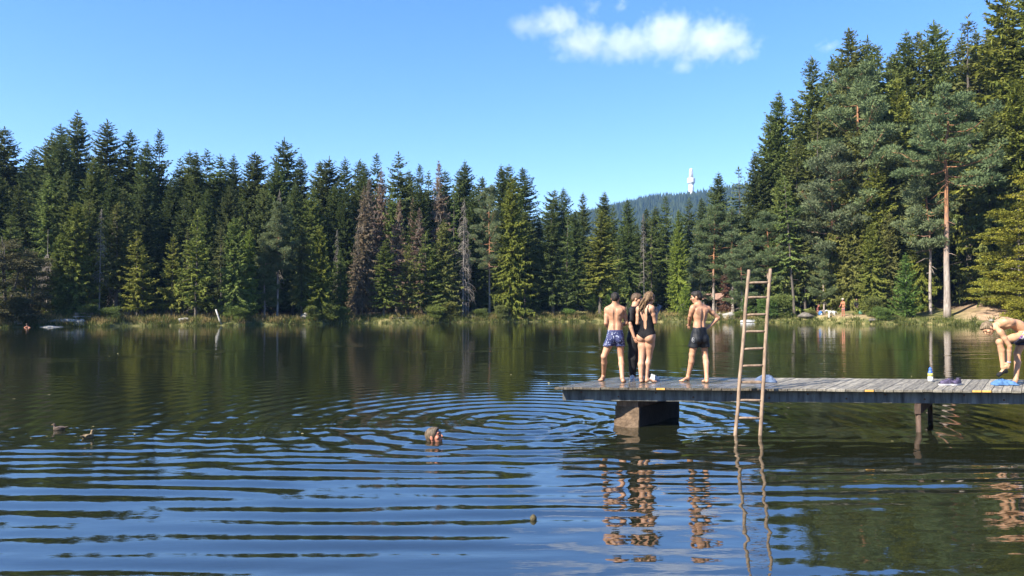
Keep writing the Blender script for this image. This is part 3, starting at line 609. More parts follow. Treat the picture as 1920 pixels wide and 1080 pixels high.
grass('dry_grass', 22000, (-160, 1420), (.2, 8), (.45, .95), (.22, .17, .07), 'tall straw-coloured dry grass on the left and middle bank', 2, dens=lambda u, s: np.where((u < 520) | (s > 2), .9, .45))
grass('meadow_grass', 12000, (840, 1450), (6, 26), (.25, .5), (.36, .30, .12), 'sunlit pale meadow grass behind the swimmers', 3, wd=(.02, .04))

# far wooded hill
def crest(q):
    us = np.array([-600, 0, 500, 900, 1050, 1150, 1215, 1296, 1400, 1500, 1700, 2000, 2600])
    vs = np.array([560, 545, 500, 430, 418, 391, 377, 369, 357, 352, 372, 400, 470])
    v = np.interp(q * F_PX + 960, us, vs)
    return CAM_H + (574 - v) / F_PX * 2000
qs = np.linspace(-1.1, 1.2, 240); Ys = np.concatenate([np.linspace(800, 2000, 40), np.linspace(2050, 3000, 10)])
Q, YY = np.meshgrid(qs, Ys, indexing='ij')
t_ = np.clip((YY - 800) / 1200, 0, 1); t_ = t_ * t_ * (3 - 2 * t_)
ZZ = (crest(Q) - 14) * t_ + 3 + np.where(YY > 2000, -(YY - 2000) * .1, 0) + (fbm(Q * 20, YY / 120, 4) - .5) * 22 * np.clip(t_ * 2, 0, 1) - 3.4
i, j = np.meshgrid(np.arange(len(qs) - 1), np.arange(len(Ys) - 1), indexing='ij'); ns_ = len(Ys)
Fh = np.stack([i * ns_ + j, (i + 1) * ns_ + j, (i + 1) * ns_ + j + 1, i * ns_ + j + 1], -1).reshape(-1, 4)
hm = noisy('hill_ground', (.03, .042, .018), (.055, .07, .03), scale=.02, bump=0, rough=1, spec=.05)
tag(link('hill', npmesh('hill', np.stack([Q * YY, YY, ZZ], -1).reshape(-1, 3), Fh, True), hm), kind='structure')
def hill_z(q, y):
    t = np.clip((y - 800) / 1200, 0, 1); t = t * t * (3 - 2 * t)
    return (crest(q) - 14) * t + np.where(y > 2000, -(y - 2000) * .1, 0) + (fbm(q * 20, y / 120, 4) - .5) * 22 * np.clip(t * 2, 0, 1) - .4
rng = np.random.default_rng(77); n = 9000
q = rng.uniform(-.06, .52, n); y = 1250 + 780 * rng.random(n) ** .7; x = q * y; z = hill_z(q, y)
hh = rng.uniform(13, 25, n); rr = hh * rng.uniform(.15, .24, n); V = []; T = []
ang = np.linspace(0, 2 * np.pi, 7)[:-1]
tiers = [(0, 1, .62), (.32, .72, .85), (.6, .42, 1.03)]
Vs = []; Fs = []; k0 = 0
for z0, rs_, z1 in tiers:
    a_ = ang[None, :] + rng.uniform(0, 6, (n, 1)); jr = rng.uniform(.7, 1.2, (n, 6))
    ring = np.stack([x[:, None] + np.cos(a_) * (rr * rs_)[:, None] * jr, y[:, None] + np.sin(a_) * (rr * rs_)[:, None] * jr, (z + hh * z0)[:, None] + 0 * a_], -1)
    tip = np.stack([x, y, z + hh * z1], -1)[:, None, :]
    Vs.append(np.concatenate([ring, tip], 1).reshape(-1, 3))
    base = np.arange(n)[:, None, None] * 7 + k0
    Fs.append((base + np.array([[a, (a + 1) % 6, 6] for a in range(6)])[None]).reshape(-1, 3)); k0 += n * 7
o = link('far_forest', npmesh('far_forest', np.concatenate(Vs), np.concatenate(Fs), False, np.tile(np.repeat(rng.random(n), 7), 3)), M['foliage']); o.color = (.034, .050, .022, 1)
tag(o, 'hazy blue spruce forest covering the distant hill under the tower', 'forest', kind='stuff')

# tower
M['tower'] = noisy('tower_concrete', (.50, .50, .50), (.58, .575, .565), scale=.05, bump=0, rough=.8)
M['tower_dark'] = plain('tower_slit', (.16, .17, .19), scale=.2, bump=0)
tb = P(1296, 372, 2010); zt = lambda v: P(1296, v, 2010).z - tb.z
tw = empty('tower', tb)
tag(tw, 'white concrete lookout tower with round pod on the distant wooded hill', 'tower')
MB().lathe([(8.0, -12), (7.6, 0), (7.0, zt(352)), (6.4, zt(346.5))], n=28).build('shaft', M['tower'], tw, True)
MB().lathe([(6.6, zt(346.4)), (7.6, zt(346)), (7.6, zt(345.2)), (6.2, zt(344.9))], n=28).build('collar_ring', M['tower'], tw)
MB().lathe([(6.3, zt(344.8)), (9.6, zt(343.4)), (10.4, zt(342)), (10.4, zt(335.2)), (9.8, zt(334.2)), (6.4, zt(334))], n=32).build('pod', M['tower'], tw)
MB().lathe([(6.2, zt(333.9)), (5.2, zt(325)), (4.2, zt(318.5)), (3.4, zt(316.4)), (1.6, zt(315.6))], n=28).build('spire', M['tower'], tw, True)
for k in (-1, 0, 1):
    for side in (0,):
        az = -math.pi / 2 + k * .62 - .1; mb = MB()
        pts = [(r_ * math.cos(az), r_ * math.sin(az), zt(v)) for r_, v in ((6.15, 332.5), (5.25, 324), (4.55, 320))]
        mb.tube(pts, [.55, .5, .4], 6); mb.build('window_slit', M['tower_dark'], tw)

# dark wood behind the last visible trunks
V_, F_, T_ = [], [], []; k0 = 0; rng = np.random.default_rng(8)
lib_me = [LIB['dense%d' % k][1] for k in range(3)]
pts_ = []
for me_ in lib_me:
    a = np.empty(len(me_.vertices) * 3, np.float32); me_.vertices.foreach_get('co', a); a = a.reshape(-1, 4, 3)
    pts_.append(a)
for n in range(340):
    u = rng.uniform(-250, 2250); th_ = math.atan((u - 960) / F_PX)
    off = rng.uniform(33, 70) if u < 1380 else rng.uniform(27, 62)
    r = float(shore_r(th_)) + off / math.cos(th_); x, y = r * math.sin(th_), r * math.cos(th_); z = gz(x, y)
    sub = pts_[n % 3]; a = sub[rng.random(len(sub)) < .34].copy()
    vt = np.interp(u, [-200, 0, 300, 640, 850, 950, 1020, 1250, 1390, 1450, 1600, 2000], [300, 300, 330, 360, 375, 400, 440, 450, 420, 300, 190, 120]) + rng.uniform(-10, 35)
    s = (CAM_H + (574 - vt) / F_PX * y - z) / 22
    ctr = a.mean(1, keepdims=True); a = ctr + (a - ctr) * 2.1
    an = rng.uniform(0, 6.28); c_, s_ = math.cos(an), math.sin(an)
    b_ = a.copy(); b_[..., 0] = (a[..., 0] * c_ - a[..., 1] * s_) * s * 1.25 + x; b_[..., 1] = (a[..., 0] * s_ + a[..., 1] * c_) * s * 1.25 + y; b_[..., 2] = a[..., 2] * s + z
    V_.append(b_.reshape(-1, 3)); T_.append(np.full(len(b_) * 4, rng.uniform(.2, .7)))
V_ = np.concatenate(V_); o = link('forest', npmesh('forest', V_, np.arange(len(V_)).reshape(-1, 4), False, np.concatenate(T_)), M['foliage']); o.color = (.05, .06, .024, 1)
tag(o, 'deep dark spruce wood seen between and behind the shoreline trunks', 'forest', kind='stuff')

# stones, logs, posts, hut on the far bank
M['stone'] = noisy('stone_pale', (.14, .13, .115), (.34, .32, .28), scale=2.5, bump=.5)
M['stone_dark'] = noisy('stone_dark', (.05, .045, .038), (.16, .14, .115), scale=3, bump=.5)
M['pale_wood'] = noisy('wood_pale', (.24, .20, .16), (.42, .37, .31), scale=2, stretch=(1, 1, 8), bump=.2)
M['old_wood'] = noisy('wood_old', (.11, .085, .065), (.25, .20, .16), scale=2, stretch=(8, 8, 1), bump=.3)
M['white'] = plain('white_paint', (.36, .36, .35))
M['white_bark'] = noisy('post_pale', (.30, .28, .25), (.46, .43, .39), scale=6, bump=.2)
def stone(u, off, sx, sy, sz, label, seed, name='rock', mat_='stone', group=None):
    rg = random.Random(seed); p = P(u, 574, back(u) + off); z = gz(p.x, p.y)
    bm = bmesh.new(); bmesh.ops.create_icosphere(bm, subdivisions=3, radius=1)
    for v in bm.verts:
        n = v.co.copy(); f = 1 + .22 * math.sin(n.x * 3.1 + seed) * math.cos(n.y * 2.7 + seed * 2) + .12 * math.sin(n.z * 6 + seed) + rg.uniform(-.04, .04)
        v.co = Vector((n.x * sx * f, n.y * sy * f, n.z * sz * f + sz * .35))
    me_ = bpy.data.meshes.new(name); bm.to_mesh(me_); bm.free(); me_.polygons.foreach_set('use_smooth', np.ones(len(me_.polygons), bool))
    return tag(link(name, me_, M[mat_], None, (p.x, p.y, z)), label, 'rock', group)
stone(95, -.2, 1.0, .9, .18, 'flat pale slab lying at the waterline below the bleached snag', 1)
stone(122, 1.0, 1.3, .8, .22, 'long pale stone slab on the grass right of the wading child', 2)
stone(32, .6, .5, .5, .4, 'rounded brown boulder at the bank left of the wading child', 3)
stone(150, .3, .5, .5, .42, 'rounded stone at the waterline in front of the bench', 4)
stone(1370, 1.4, 1.1, .9, .55, 'grey boulder on the bank behind the elbow of the boy in black shorts', 5)
stone(345, 1.0, .55, .45, .3, 'dark stone under the pale trunk left of the leaning white post', 6)
stone(572, 2.0, .6, .5, .5, 'pale round boulder in the grass right of the orange-stemmed pine', 7)
stone(1512, 1.2, .9, .7, .5, 'stone seat below the pine left of the white dog', 8, mat_='stone_dark')
stone(1640, .7, .7, .5, .16, 'dark flat rock at the waterline between dog and young spruce', 9, mat_='stone_dark')
stone(1860, 1.0, .35, .3, .16, 'small pale stone in the grass above the bending boy', 10)
def log(u0, u1, off, r, label, z_up=.15, name='log', mat_='pale_wood', cat='log'):
    p0, p1 = P(u0, 574, back(u0) + off), P(u1, 574, back(u1) + off + .3)
    p0.z = gz(p0.x, p0.y) + z_up; p1.z = gz(p1.x, p1.y) + z_up * 1.1
    n = 9; pts = [p0.lerp(p1, k / n) + Vector((0, 0, .04 * math.sin(k * 1.7))) for k in range(n + 1)]
    mb = MB(); mb.tube(pts, [r * (1 - .03 * k) for k in range(n + 1)], 10)
    mid = pts[4]; mb.tube([mid, mid + Vector((.05, -.1, .35))], [r * .35, r * .15], 6)
    o = mb.build(name, M[mat_], None, True)
    return tag(o, label, cat)
log(1336, 1366, 3.2, .17, 'pale fallen log on the bank behind the boy in black shorts', .3)
log(862, 928, 2.2, .10, 'thin pale log in the grass near the grey triple trunks', .12)
log(730, 775, 1.2, .08, 'bleached driftwood log at the waterline under the brown dead spruces', .08)
# upturned white boat at the bank behind the ladder
p = P(1406, 574, back(1406) + .1); bt = empty('rowing_boat', (p.x, p.y, .02), .15)
tag(bt, 'small white boat lying at the far bank behind the ladder', 'boat')
mb = MB(); V = []; n1, n2 = 13, 8
for a in range(n1):
    f = a / (n1 - 1) * 2 - 1; wd_ = .55 * (1 - abs(f) ** 2.6) + .02
    for b_ in range(n2):
        an = math.pi * b_ / (n2 - 1); V.append((f * 1.3, math.cos(an) * wd_ * .8, .02 + math.sin(an) * .28 * (1 - .35 * f ** 4)))
mb.add(V, [(a * n2 + b_, (a + 1) * n2 + b_, (a + 1) * n2 + b_ + 1, a * n2 + b_ + 1) for a in range(n1 - 1) for b_ in range(n2 - 1)])
mb.build('hull', M['white'], bt, True)
mb = MB(); mb.tube([(-1.25, 0, .21), (-.7, 0, .29), (0, 0, .31), (.7, 0, .29), (1.25, 0, .21)], .035, 6); mb.build('keel', M['white'], bt, True)
# leaning post
p0 = P(413, 604, back(413) + .3); p1 = P(404.5, 580, back(413) + .2)
tag(MB().tube([p0 - (p1 - p0) * .3, p0, p0.lerp(p1, .5), p1], [.10, .10, .09, .08], 10).build('wooden_post', M['white_bark'], None, True), 'leaning white post standing at the left bank edge', 'post')
# paling fence among the trunks
p0, p1 = P(168, 574, back(168) + 9), P(246, 574, back(246) + 10)
fe = empty('picket_fence', (p0.x, p0.y, gz(p0.x, p0.y)), math.atan2(p1.y - p0.y, p1.x - p0.x))
tag(fe, 'pale wooden paling fence half hidden behind the left shoreline trunks', 'fence')
L_ = (p1 - p0).to_2d().length; mb = MB(); rg = random.Random(3)
for k in range(int(L_ / .22)):
    if rg.random() < .2: continue
    mb.box((k * .22, -.03, .5 + rg.uniform(-.05, .05)), (.11, .025, .95), bev=.004)
mb.build('pales', M['white_bark'], fe)
for zz in (.3, .75): MB().box((L_ / 2, 0, zz), (L_, .04, .08), bev=.005).build('rail', M['white_bark'], fe)
for k in range(4): MB().box((k * L_ / 3, .06, .5), (.1, .1, 1.25), bev=.01).build('post', M['old_wood'], fe)
# stone bench
p = P(156, 574, back(156) + 1.3); be = empty('park_bench', (p.x, p.y, gz(p.x, p.y)), .2)
tag(be, 'low bench with a pale slab seat on the left bank', 'bench')
MB().box((0, 0, .47), (1.7, .5, .09), bev=.02).build('seat', M['stone'], be)
MB().box((0, .24, .72), (1.7, .07, .3), bev=.02).build('backrest', M['old_wood'], be)
for s_ in (-.6, .6):
    MB().box((s_, 0, .2), (.18, .4, .44), bev=.02).build('leg', M['stone'], be)
    MB().box((s_, .235, .6), (.07, .05, .5), bev=.008).build('back_post', M['old_wood'], be)
# open shelter hut
p = P(1336, 574, back(1336) + 21); hu = empty('shelter_hut', (p.x, p.y, gz(p.x, p.y) - .1), .12)
tag(hu, 'small open shelter with reddish roof among trees behind the boy in black shorts', 'hut')
M['roof'] = noisy('roof_shingle', (.20, .115, .085), (.36, .23, .18), scale=4, bump=.4)
for s_ in (-1, 1):
    mb = MB(); mb.add([(-2.3, 0, 3.05), (2.3, 0, 3.05), (2.3, s_ * 1.9, 2.05), (-2.3, s_ * 1.9, 2.05), (-2.3, 0, 3.15), (2.3, 0, 3.15), (2.3, s_ * 1.95, 2.13), (-2.3, s_ * 1.95, 2.13)],
        [(0, 1, 2, 3), (4, 7, 6, 5), (0, 4, 5, 1), (1, 5, 6, 2), (2, 6, 7, 3), (3, 7, 4, 0)]); mb.build('roof', M['roof'], hu)
for sx_ in (-2, 0, 2):
    for sy_ in (-1.5, 1.5): MB().box((sx_, sy_, 1.05), (.16, .16, 2.3), bev=.02).build('post', M['bark'], hu)
MB().box((0, 1.5, .55), (3.8, .06, 1.0), bev=.01).build('back_wall', M['old_wood'], hu)
MB().box((0, 0, -.1), (4.4, 3.4, .25), bev=.03).build('floor_slab', M['stone'], hu)
MB().box((0, -.1, .75), (1.9, .8, .07), bev=.01).build('table_top', M['old_wood'], hu)
for s_ in (-.7, .7): MB().box((s_, -.1, .37), (.1, .6, .72), bev=.01).build('table_leg', M['old_wood'], hu)
tree('brown0', 1362, 497, back(1362) + 8, 'redbrown', 1.3, 1); tree('pine3', 1392, 470, back(1392) + 7, 'blue', 1.2, 1)

# cloud: a real body of thin vapour high above the hill
def cloud(name, Yc, lobes, label, k_dens, depth=150):
    us = [l[0] - l[2] * 1.7 for l in lobes] + [l[0] + l[2] * 1.7 for l in lobes]; vs = [l[1] - l[3] * 1.9 for l in lobes] + [l[1] + l[3] * 1.9 for l in lobes]
    a, b_ = P(min(us), max(vs), Yc), P(max(us), min(vs), Yc); c = (a + b_) / 2; px = Yc / F_PX
    o = MB().box((0, 0, 0), (b_.x - a.x, depth * 2.6, b_.z - a.z)).build(name, None); o.location = c
    m = bpy.data.materials.new('vapour'); m.use_nodes = True; nt = m.node_tree; L = nt.links.new
    nt.nodes.remove(nt.nodes['Principled BSDF']); out = nt.nodes['Material Output']
    tc = N(nt, 'ShaderNodeTexCoord'); nz = N(nt, 'ShaderNodeTexNoise', Scale=.018, Detail=12, Roughness=.7); L(tc.outputs['Object'], nz.inputs['Vector'])
    prev = None
    for u, v, ru, rv, wgt in lobes:
        q_ = P(u, v, Yc) - c; mp = N(nt, 'ShaderNodeMapping'); mp.inputs['Scale'].default_value = (1 / (ru * px * 1.35), 1 / depth, 1 / (rv * px * 1.35))
        mp.inputs['Location'].default_value = (-q_.x / (ru * px * 1.35), -q_.y / depth, -q_.z / (rv * px * 1.35))
        L(tc.outputs['Object'], mp.inputs[0]); ln = N(nt, 'ShaderNodeVectorMath', operation='LENGTH'); L(mp.outputs[0], ln.inputs[0])
        ma = N(nt, 'ShaderNodeMath', operation='MULTIPLY_ADD'); L(ln.outputs['Value'], ma.inputs[0]); ma.inputs[1].default_value = -1; ma.inputs[2].default_value = wgt
        if prev is None: prev = ma
        else:
            mx = N(nt, 'ShaderNodeMath', operation='SMOOTH_MAX'); L(prev.outputs[0], mx.inputs[0]); L(ma.outputs[0], mx.inputs[1]); mx.inputs[2].default_value = .15; prev = mx
    n_ = N(nt, 'ShaderNodeMath', operation='MULTIPLY_ADD'); L(nz.outputs['Fac'], n_.inputs[0]); n_.inputs[1].default_value = 2.5; n_.inputs[2].default_value = -1.46
    ad = N(nt, 'ShaderNodeMath', operation='ADD'); L(prev.outputs[0], ad.inputs[0]); L(n_.outputs[0], ad.inputs[1])
    mr = N(nt, 'ShaderNodeMapRange'); mr.inputs['From Min'].default_value = 0; mr.inputs['From Max'].default_value = .55; mr.inputs['To Max'].default_value = k_dens; L(ad.outputs[0], mr.inputs['Value'])
    pv = N(nt, 'ShaderNodeVolumePrincipled'); pv.inputs['Color'].default_value = (.99, .99, .99, 1); pv.inputs['Anisotropy'].default_value = -.35
    L(mr.outputs[0], pv.inputs['Density']); L(pv.outputs[0], out.inputs['Volume'])
    o.data.materials.append(m); return tag(o, label, 'cloud')
cloud('cloud', 2600, [(992, 48, 48, 17, .85), (1022, 50, 52, 20, .85), (1052, 40, 42, 26, .95), (1100, 78, 66, 30, .95), (1175, 82, 80, 28, 1), (1250, 70, 52, 36, 1.1), (1330, 76, 72, 36, 1.05), (1395, 100, 38, 18, .85), (1280, 126, 28, 12, .8), (1110, 14, 30, 20, .6), (1165, 12, 36, 14, .55), (1085, 98, 60, 15, .85)],
      'white fair-weather cloud drifting in the blue sky above the tower', .0052)
cloud('cloud', 2800, [(1556, 88, 26, 11, .75), (1540, 80, 14, 8, .7)], 'faint wisp of cloud beside the tall spruces on the right', .004, 80)
# the air itself
hz = MB().box((0, 1500, 225), (5200, 3400, 456)).build('haze', None)
m = bpy.data.materials.new('air'); m.use_nodes = True; nt = m.node_tree; nt.nodes.remove(nt.nodes['Principled BSDF'])
pv = N(nt, 'ShaderNodeVolumePrincipled'); pv.inputs['Color'].default_value = (.34, .60, 1, 1); pv.inputs['Density'].default_value = .0001; pv.inputs['Anisotropy'].default_value = .1
nt.links.new(pv.outputs[0], nt.nodes['Material Output'].inputs['Volume']); hz.data.materials.append(m)
tag(hz, 'thin bluish summer haze over the lake and the far hill', 'haze', kind='stuff')
# ------------------------------------------------------------------ dock and what lies on it
DZ = .70
O_ = Vector((.71, 12.5, 0)); E = Vector((.9974, -.0719, 0)); Vv = Vector((.58, .8146, 0)).normalized()
def dk(a, b, z=DZ): return O_ + E * a + Vv * b + Vector((0, 0, z))
def deck_at(u, v):
    """point on the deck under photo pixel"""
    return PZ(u, v, DZ)
def plank_mat():
    m, nt, b = mat('weathered_planks'); L = nt.links.new
    tc = N(nt, 'ShaderNodeTexCoord'); ge = N(nt, 'ShaderNodeNewGeometry')
    mp = N(nt, 'ShaderNodeMapping'); mp.inputs['Rotation'].default_value = (0, 0, math.atan2(Vv.x, Vv.y)); L(tc.outputs['Object'], mp.inputs[0])
    m2 = N(nt, 'ShaderNodeMapping'); m2.inputs['Scale'].default_value = (14, 1.2, 8); L(mp.outputs[0], m2.inputs[0])
    ad = N(nt, 'ShaderNodeVectorMath', operation='ADD'); L(m2.outputs[0], ad.inputs[0]); 
    cb = N(nt, 'ShaderNodeCombineXYZ'); ml = N(nt, 'ShaderNodeMath', operation='MULTIPLY'); L(ge.outputs['Random Per Island'], ml.inputs[0]); ml.inputs[1].default_value = 60; L(ml.outputs[0], cb.inputs[1]); L(cb.outputs[0], ad.inputs[1])
    nz = N(nt, 'ShaderNodeTexNoise', Scale=2.2, Detail=8, Roughness=.65); L(ad.outputs[0], nz.inputs['Vector'])
    r1 = ramp(nt, [(.3, (.07, .061, .049)), (.5, (.19, .17, .132)), (.72, (.33, .295, .225))], nz.outputs['Fac'])
    hs = N(nt, 'ShaderNodeHueSaturation'); mr = N(nt, 'ShaderNodeMapRange'); mr.inputs['To Min'].default_value = .72; mr.inputs['To Max'].default_value = 1.25
    L(ge.outputs['Random Per Island'], mr.inputs['Value']); L(mr.outputs[0], hs.inputs['Value']); L(r1.outputs[0], hs.inputs['Color'])
    # wet patch at the head of the dock
    sx = N(nt, 'ShaderNodeSeparateXYZ'); L(tc.outputs['Object'], sx.inputs[0])
    n3 = N(nt, 'ShaderNodeTexNoise', Scale=1.6, Detail=5); L(tc.outputs['Object'], n3.inputs['Vector'])
    wv = N(nt, 'ShaderNodeMath', operation='MULTIPLY_ADD'); L(n3.outputs['Fac'], wv.inputs[0]); wv.inputs[1].default_value = 5.5; L(sx.outputs['X'], wv.inputs[2])
    wr = N(nt, 'ShaderNodeMapRange'); wr.inputs['From Min'].default_value = 7.2; wr.inputs['From Max'].default_value = 5.6; wr.inputs['To Min'].default_value = 0; wr.inputs['To Max'].default_value = 1; L(wv.outputs[0], wr.inputs['Value'])
    mx = N(nt, 'ShaderNodeMix', data_type='RGBA'); mx.blend_type = 'MULTIPLY'; L(wr.outputs[0], mx.inputs['Factor']); L(hs.outputs[0], mx.inputs['A']); mx.inputs['B'].default_value = (.55, .52, .5, 1)
    L(mx.outputs['Result'], b.inputs['Base Color'])
    rr = N(nt, 'ShaderNodeMapRange'); rr.inputs['To Min'].default_value = .75; rr.inputs['To Max'].default_value = .14; L(wr.outputs[0], rr.inputs['Value']); L(rr.outputs[0], b.inputs['Roughness'])
    bp = N(nt, 'ShaderNodeBump', Strength=.35, Distance=.01); L(nz.outputs['Fac'], bp.inputs['Height']); L(bp.outputs[0], b.inputs['Normal'])
    return m
M['planks'] = plank_mat()
M['fascia'] = noisy('fascia_wood', (.05, .05, .049), (.23, .225, .205), scale=1.8, stretch=(6, 6, .9), bump=.4, bscale=4, rough=.85, mid=.5, dist=.01)
M['rust'] = noisy('rusty_iron', (.05, .025, .015), (.14, .07, .04), scale=40, bump=.3, dist=.002)
M['yellow'] = noisy('yellow_cut_wood', (.55, .27, .05), (.72, .42, .12), scale=14, bump=.2, rough=.7, dist=.005)
M['concrete'] = noisy('pier_concrete', (.05, .033, .021), (.19, .13, .085), scale=5, bump=.9, bscale=16, rough=.95, dist=.03)
M['pier_dark'] = noisy('near_black_face', (.006, .006, .007), (.022, .02, .02), scale=6, bump=.5, rough=.8)
M['wet_wood'] = noisy('wet_wood', (.035, .025, .02), (.16, .11, .08), scale=3, stretch=(4, 4, 1), bump=.4, rough=.6, dist=.01)
M['post_wood'] = noisy('post_wood', (.03, .02, .015), (.11, .07, .05), scale=4, stretch=(5, 5, 1), bump=.3, rough=.8, dist=.01)
dock = empty('wooden_dock', O_)
tag(dock, 'long weathered plank dock on a concrete pier reaching out over the water', 'dock')
def wl(mb): # world-space geometry to the dock's own space
    mb.v = [np.asarray(v) - np.array(O_) for v in mb.v]; return mb
rg = random.Random(4); mb = MB(); n_pl = 150; pw = .152
marks = []
for k in range(n_pl):
    a0, a1 = k * pw + .004, (k + 1) * pw - .004
    jb, jz = rg.uniform(-.012, .012), rg.uniform(-.004, .004); b0, b1 = jb, 2.22 + rg.uniform(-.02, .02); th_ = .036
    c = [dk(a0, b0), dk(a1, b0), dk(a1, b1), dk(a0, b1)]
    e_ = .004
    V = [(q.x, q.y, DZ - th_ + jz) for q in c] + [(q.x, q.y, DZ + jz - e_) for q in c]
    ci = [dk(a0 + e_, b0 + e_), dk(a1 - e_, b0 + e_), dk(a1 - e_, b1 - e_), dk(a0 + e_, b1 - e_)]
    V += [(q.x, q.y, DZ + jz) for q in ci]
    mb.add(V, [(3, 2, 1, 0)] + [(i, (i + 1) % 4, 4 + (i + 1) % 4, 4 + i) for i in range(4)] + [(4 + i, 4 + (i + 1) % 4, 8 + (i + 1) % 4, 8 + i) for i in range(4)] + [(8, 9, 10, 11)])
    uu = 960 + F_PX * dk(a0 + .07, b0).x / dk(a0 + .07, b0).y
    if 1222 < uu < 1240 or 1626 < uu < 1646 or 1813 < uu < 1857: marks.append((a0, a1, b0, jz))
wl(mb).build('deck_planks', M['planks'], dock)
for a0, a1, b0, jz in marks:
    m_ = MB(); q = [dk(a0 + .003, b0 - .005), dk(a1 - .003, b0 - .005), dk(a1 - .003, b0 - .0005), dk(a0 + .003, b0 - .0005)]
    m_.add([(p.x, p.y, DZ + jz - .034) for p in q] + [(p.x, p.y, DZ + jz - .003) for p in q], [(3, 2, 1, 0), (4, 5, 6, 7)] + [(i, (i + 1) % 4, 4 + (i + 1) % 4, 4 + i) for i in range(4)])
    wl(m_).build('plank_end', M['yellow'], dock)
LEN = n_pl * pw
def beam(name, a0, a1, b, w_, z0, z1, mt):
    m_ = MB(); q = [dk(a0, b), dk(a1, b), dk(a1, b + w_), dk(a0, b + w_)]
    m_.add([(p.x, p.y, z0) for p in q] + [(p.x, p.y, z1) for p in q], [(3, 2, 1, 0), (4, 5, 6, 7)] + [(i, (i + 1) % 4, 4 + (i + 1) % 4, 4 + i) for i in range(4)])
    return wl(m_).build(name, mt, dock)
fx = [.03, 3.62, 7.9, 12.1, 16.4, LEN - .02]
for k in range(5):
    beam('fascia_beam', fx[k] + .004, fx[k + 1] - .004, .19 + .004 * (k % 2), .06, DZ - .24 + .004 * (k % 2), DZ - .041, M['fascia'])
bolt = MB().lathe([(.016, 0), (.016, .006), (.011, .012), (.002, .013)], n=8); bolt.v = [np.asarray(v)[:, [0, 2, 1]] * [1, -1, 1] for v in bolt.v]; bme = bolt.mesh('bolt'); bme.materials.append(M['rust'])
for k in range(24):
    q = dk(.35 + k * .62, .1895, DZ - .10 - .07 * (k % 2)) - O_; b_ = link('bolt', bme, None, dock); b_.location = q
beam('fascia_beam', .03, LEN - .02, 2.02, .06, DZ - .24, DZ - .041, M['fascia'])
for b_ in (.8, 1.4): beam('joist', .1, LEN - .1, b_, .07, DZ - .2, DZ - .042, M['wet_wood'])
beam('end_beam', .03, .09, .252, 1.8, DZ - .238, DZ - .043, M['fascia'])
# concrete pier
C0 = Vector((2.138, 12.63, 0)); Ua = Vector((-.83, .56, 0)).normalized(); Ub = Vector((.58, .8146, 0)).normalized()
def slab(name, c, l1, l2, z0, z1, mt, rough=0, nseg=1):
    m_ = MB(); q = [c, c + Ub * l2, c + Ub * l2 + Ua * l1, c + Ua * l1]
    m_.add([(p.x, p.y, z0) for p in q] + [(p.x, p.y, z1) for p in q], [(3, 2, 1, 0), (4, 5, 6, 7)] + [(i, (i + 1) % 4, 4 + (i + 1) % 4, 4 + i) for i in range(4)])
    return wl(m_).build(name, mt, dock)
slab('pier', C0, .44, 1.7, -1.5, .335, M['concrete'])
slab('pier_cap', C0 + Ua * .02 + Ub * .01, .40, 1.7, .337, .456, M['wet_wood'])
slab('pier_facing', C0 - Ua * .006 + Ub * .006, .006, 1.69, -1.5, .334, M['pier_dark'])  # thin slab that makes the pier's right face near-black
slab('pier_ledge', C0 + Ua * .004 - Ub * .012, .452, .03, -1.5, .13, M['concrete'])
def support(a):
    q0 = dk(a, .10, 0)
    m_ = MB(); x_ = E * .05
    q = [q0 - x_, q0 + x_, q0 + x_ + Vv * 1.9, q0 - x_ + Vv * 1.9]
    m_.add([(p.x, p.y, .30) for p in q] + [(p.x, p.y, DZ - .242) for p in q], [(3, 2, 1, 0), (4, 5, 6, 7)] + [(i, (i + 1) % 4, 4 + (i + 1) % 4, 4 + i) for i in range(4)])
    wl(m_).build('cross_beam', M['post_wood'], dock)
    for b_ in (.16, 1.7):
        q = dk(a + .0, b_, 0); wl(MB().tube([(q.x, q.y, -1.6), (q.x + .01, q.y, -.5), (q.x, q.y, .298)], [.042, .040, .040], 10)).build('post', M['post_wood'], dock, True)
support(5.83); support(10.5); support(15.5); support(20)

# ladder of round poles
ladder = empty('wooden_ladder', P(1403, 812, 11.95))
tag(ladder, 'tall pole ladder with round rungs leaning at the dock edge', 'ladder')
M['ladder'] = noisy('ladder_wood', (.13, .086, .056), (.29, .208, .145), scale=5, stretch=(4, 4, 1), bump=.3, rough=.75, dist=.008)
lo = np.array(ladder.location)
def ll(m_): m_.v = [np.asarray(v) - lo for v in m_.v]; return m_
bl, tl = P(1380, 805, 11.93), P(1404, 506, 12.28); br, tr = P(1426, 805, 11.93), P(1444, 504, 12.28)
rg = random.Random(9)
for b0, t0 in ((bl, tl), (br, tr)):
    pts = [b0.lerp(t0, f) + Vector((rg.uniform(-.006, .006), 0, 0)) for f in (-.28, -.1, 0, .15, .3, .45, .6, .75, .9, 1)]
    ll(MB().tube(pts, [.031, .031, .031, .030, .030, .029, .029, .028, .027, .026], 10)).build('rail', M['ladder'], ladder, True)
for v in (531, 559.5, 592, 624.5, 656, 688, 752.5, 785):
    f = (805 - v) / (805 - 505); a, b_ = bl.lerp(tl, f), br.lerp(tr, f); a.z += rg.uniform(-.012, .012)
    d = (b_ - a).normalized()
    ll(MB().tube([a - d * .015, a.lerp(b_, .3) + Vector((0, 0, .003)), a.lerp(b_, .7), b_ + d * .015], [.018, .020, .021, .018], 8)).build('rung', M['ladder'], ladder, True)
f = (805 - 719) / 300; a, b_ = bl.lerp(tl, f), br.lerp(tr, f)
m_ = MB().box((a + b_) / 2 + Vector((0, .05, 0)), ((b_ - a).length - .06, .12, .04), bev=.006); ll(m_).build('step_board', M['ladder'], ladder)

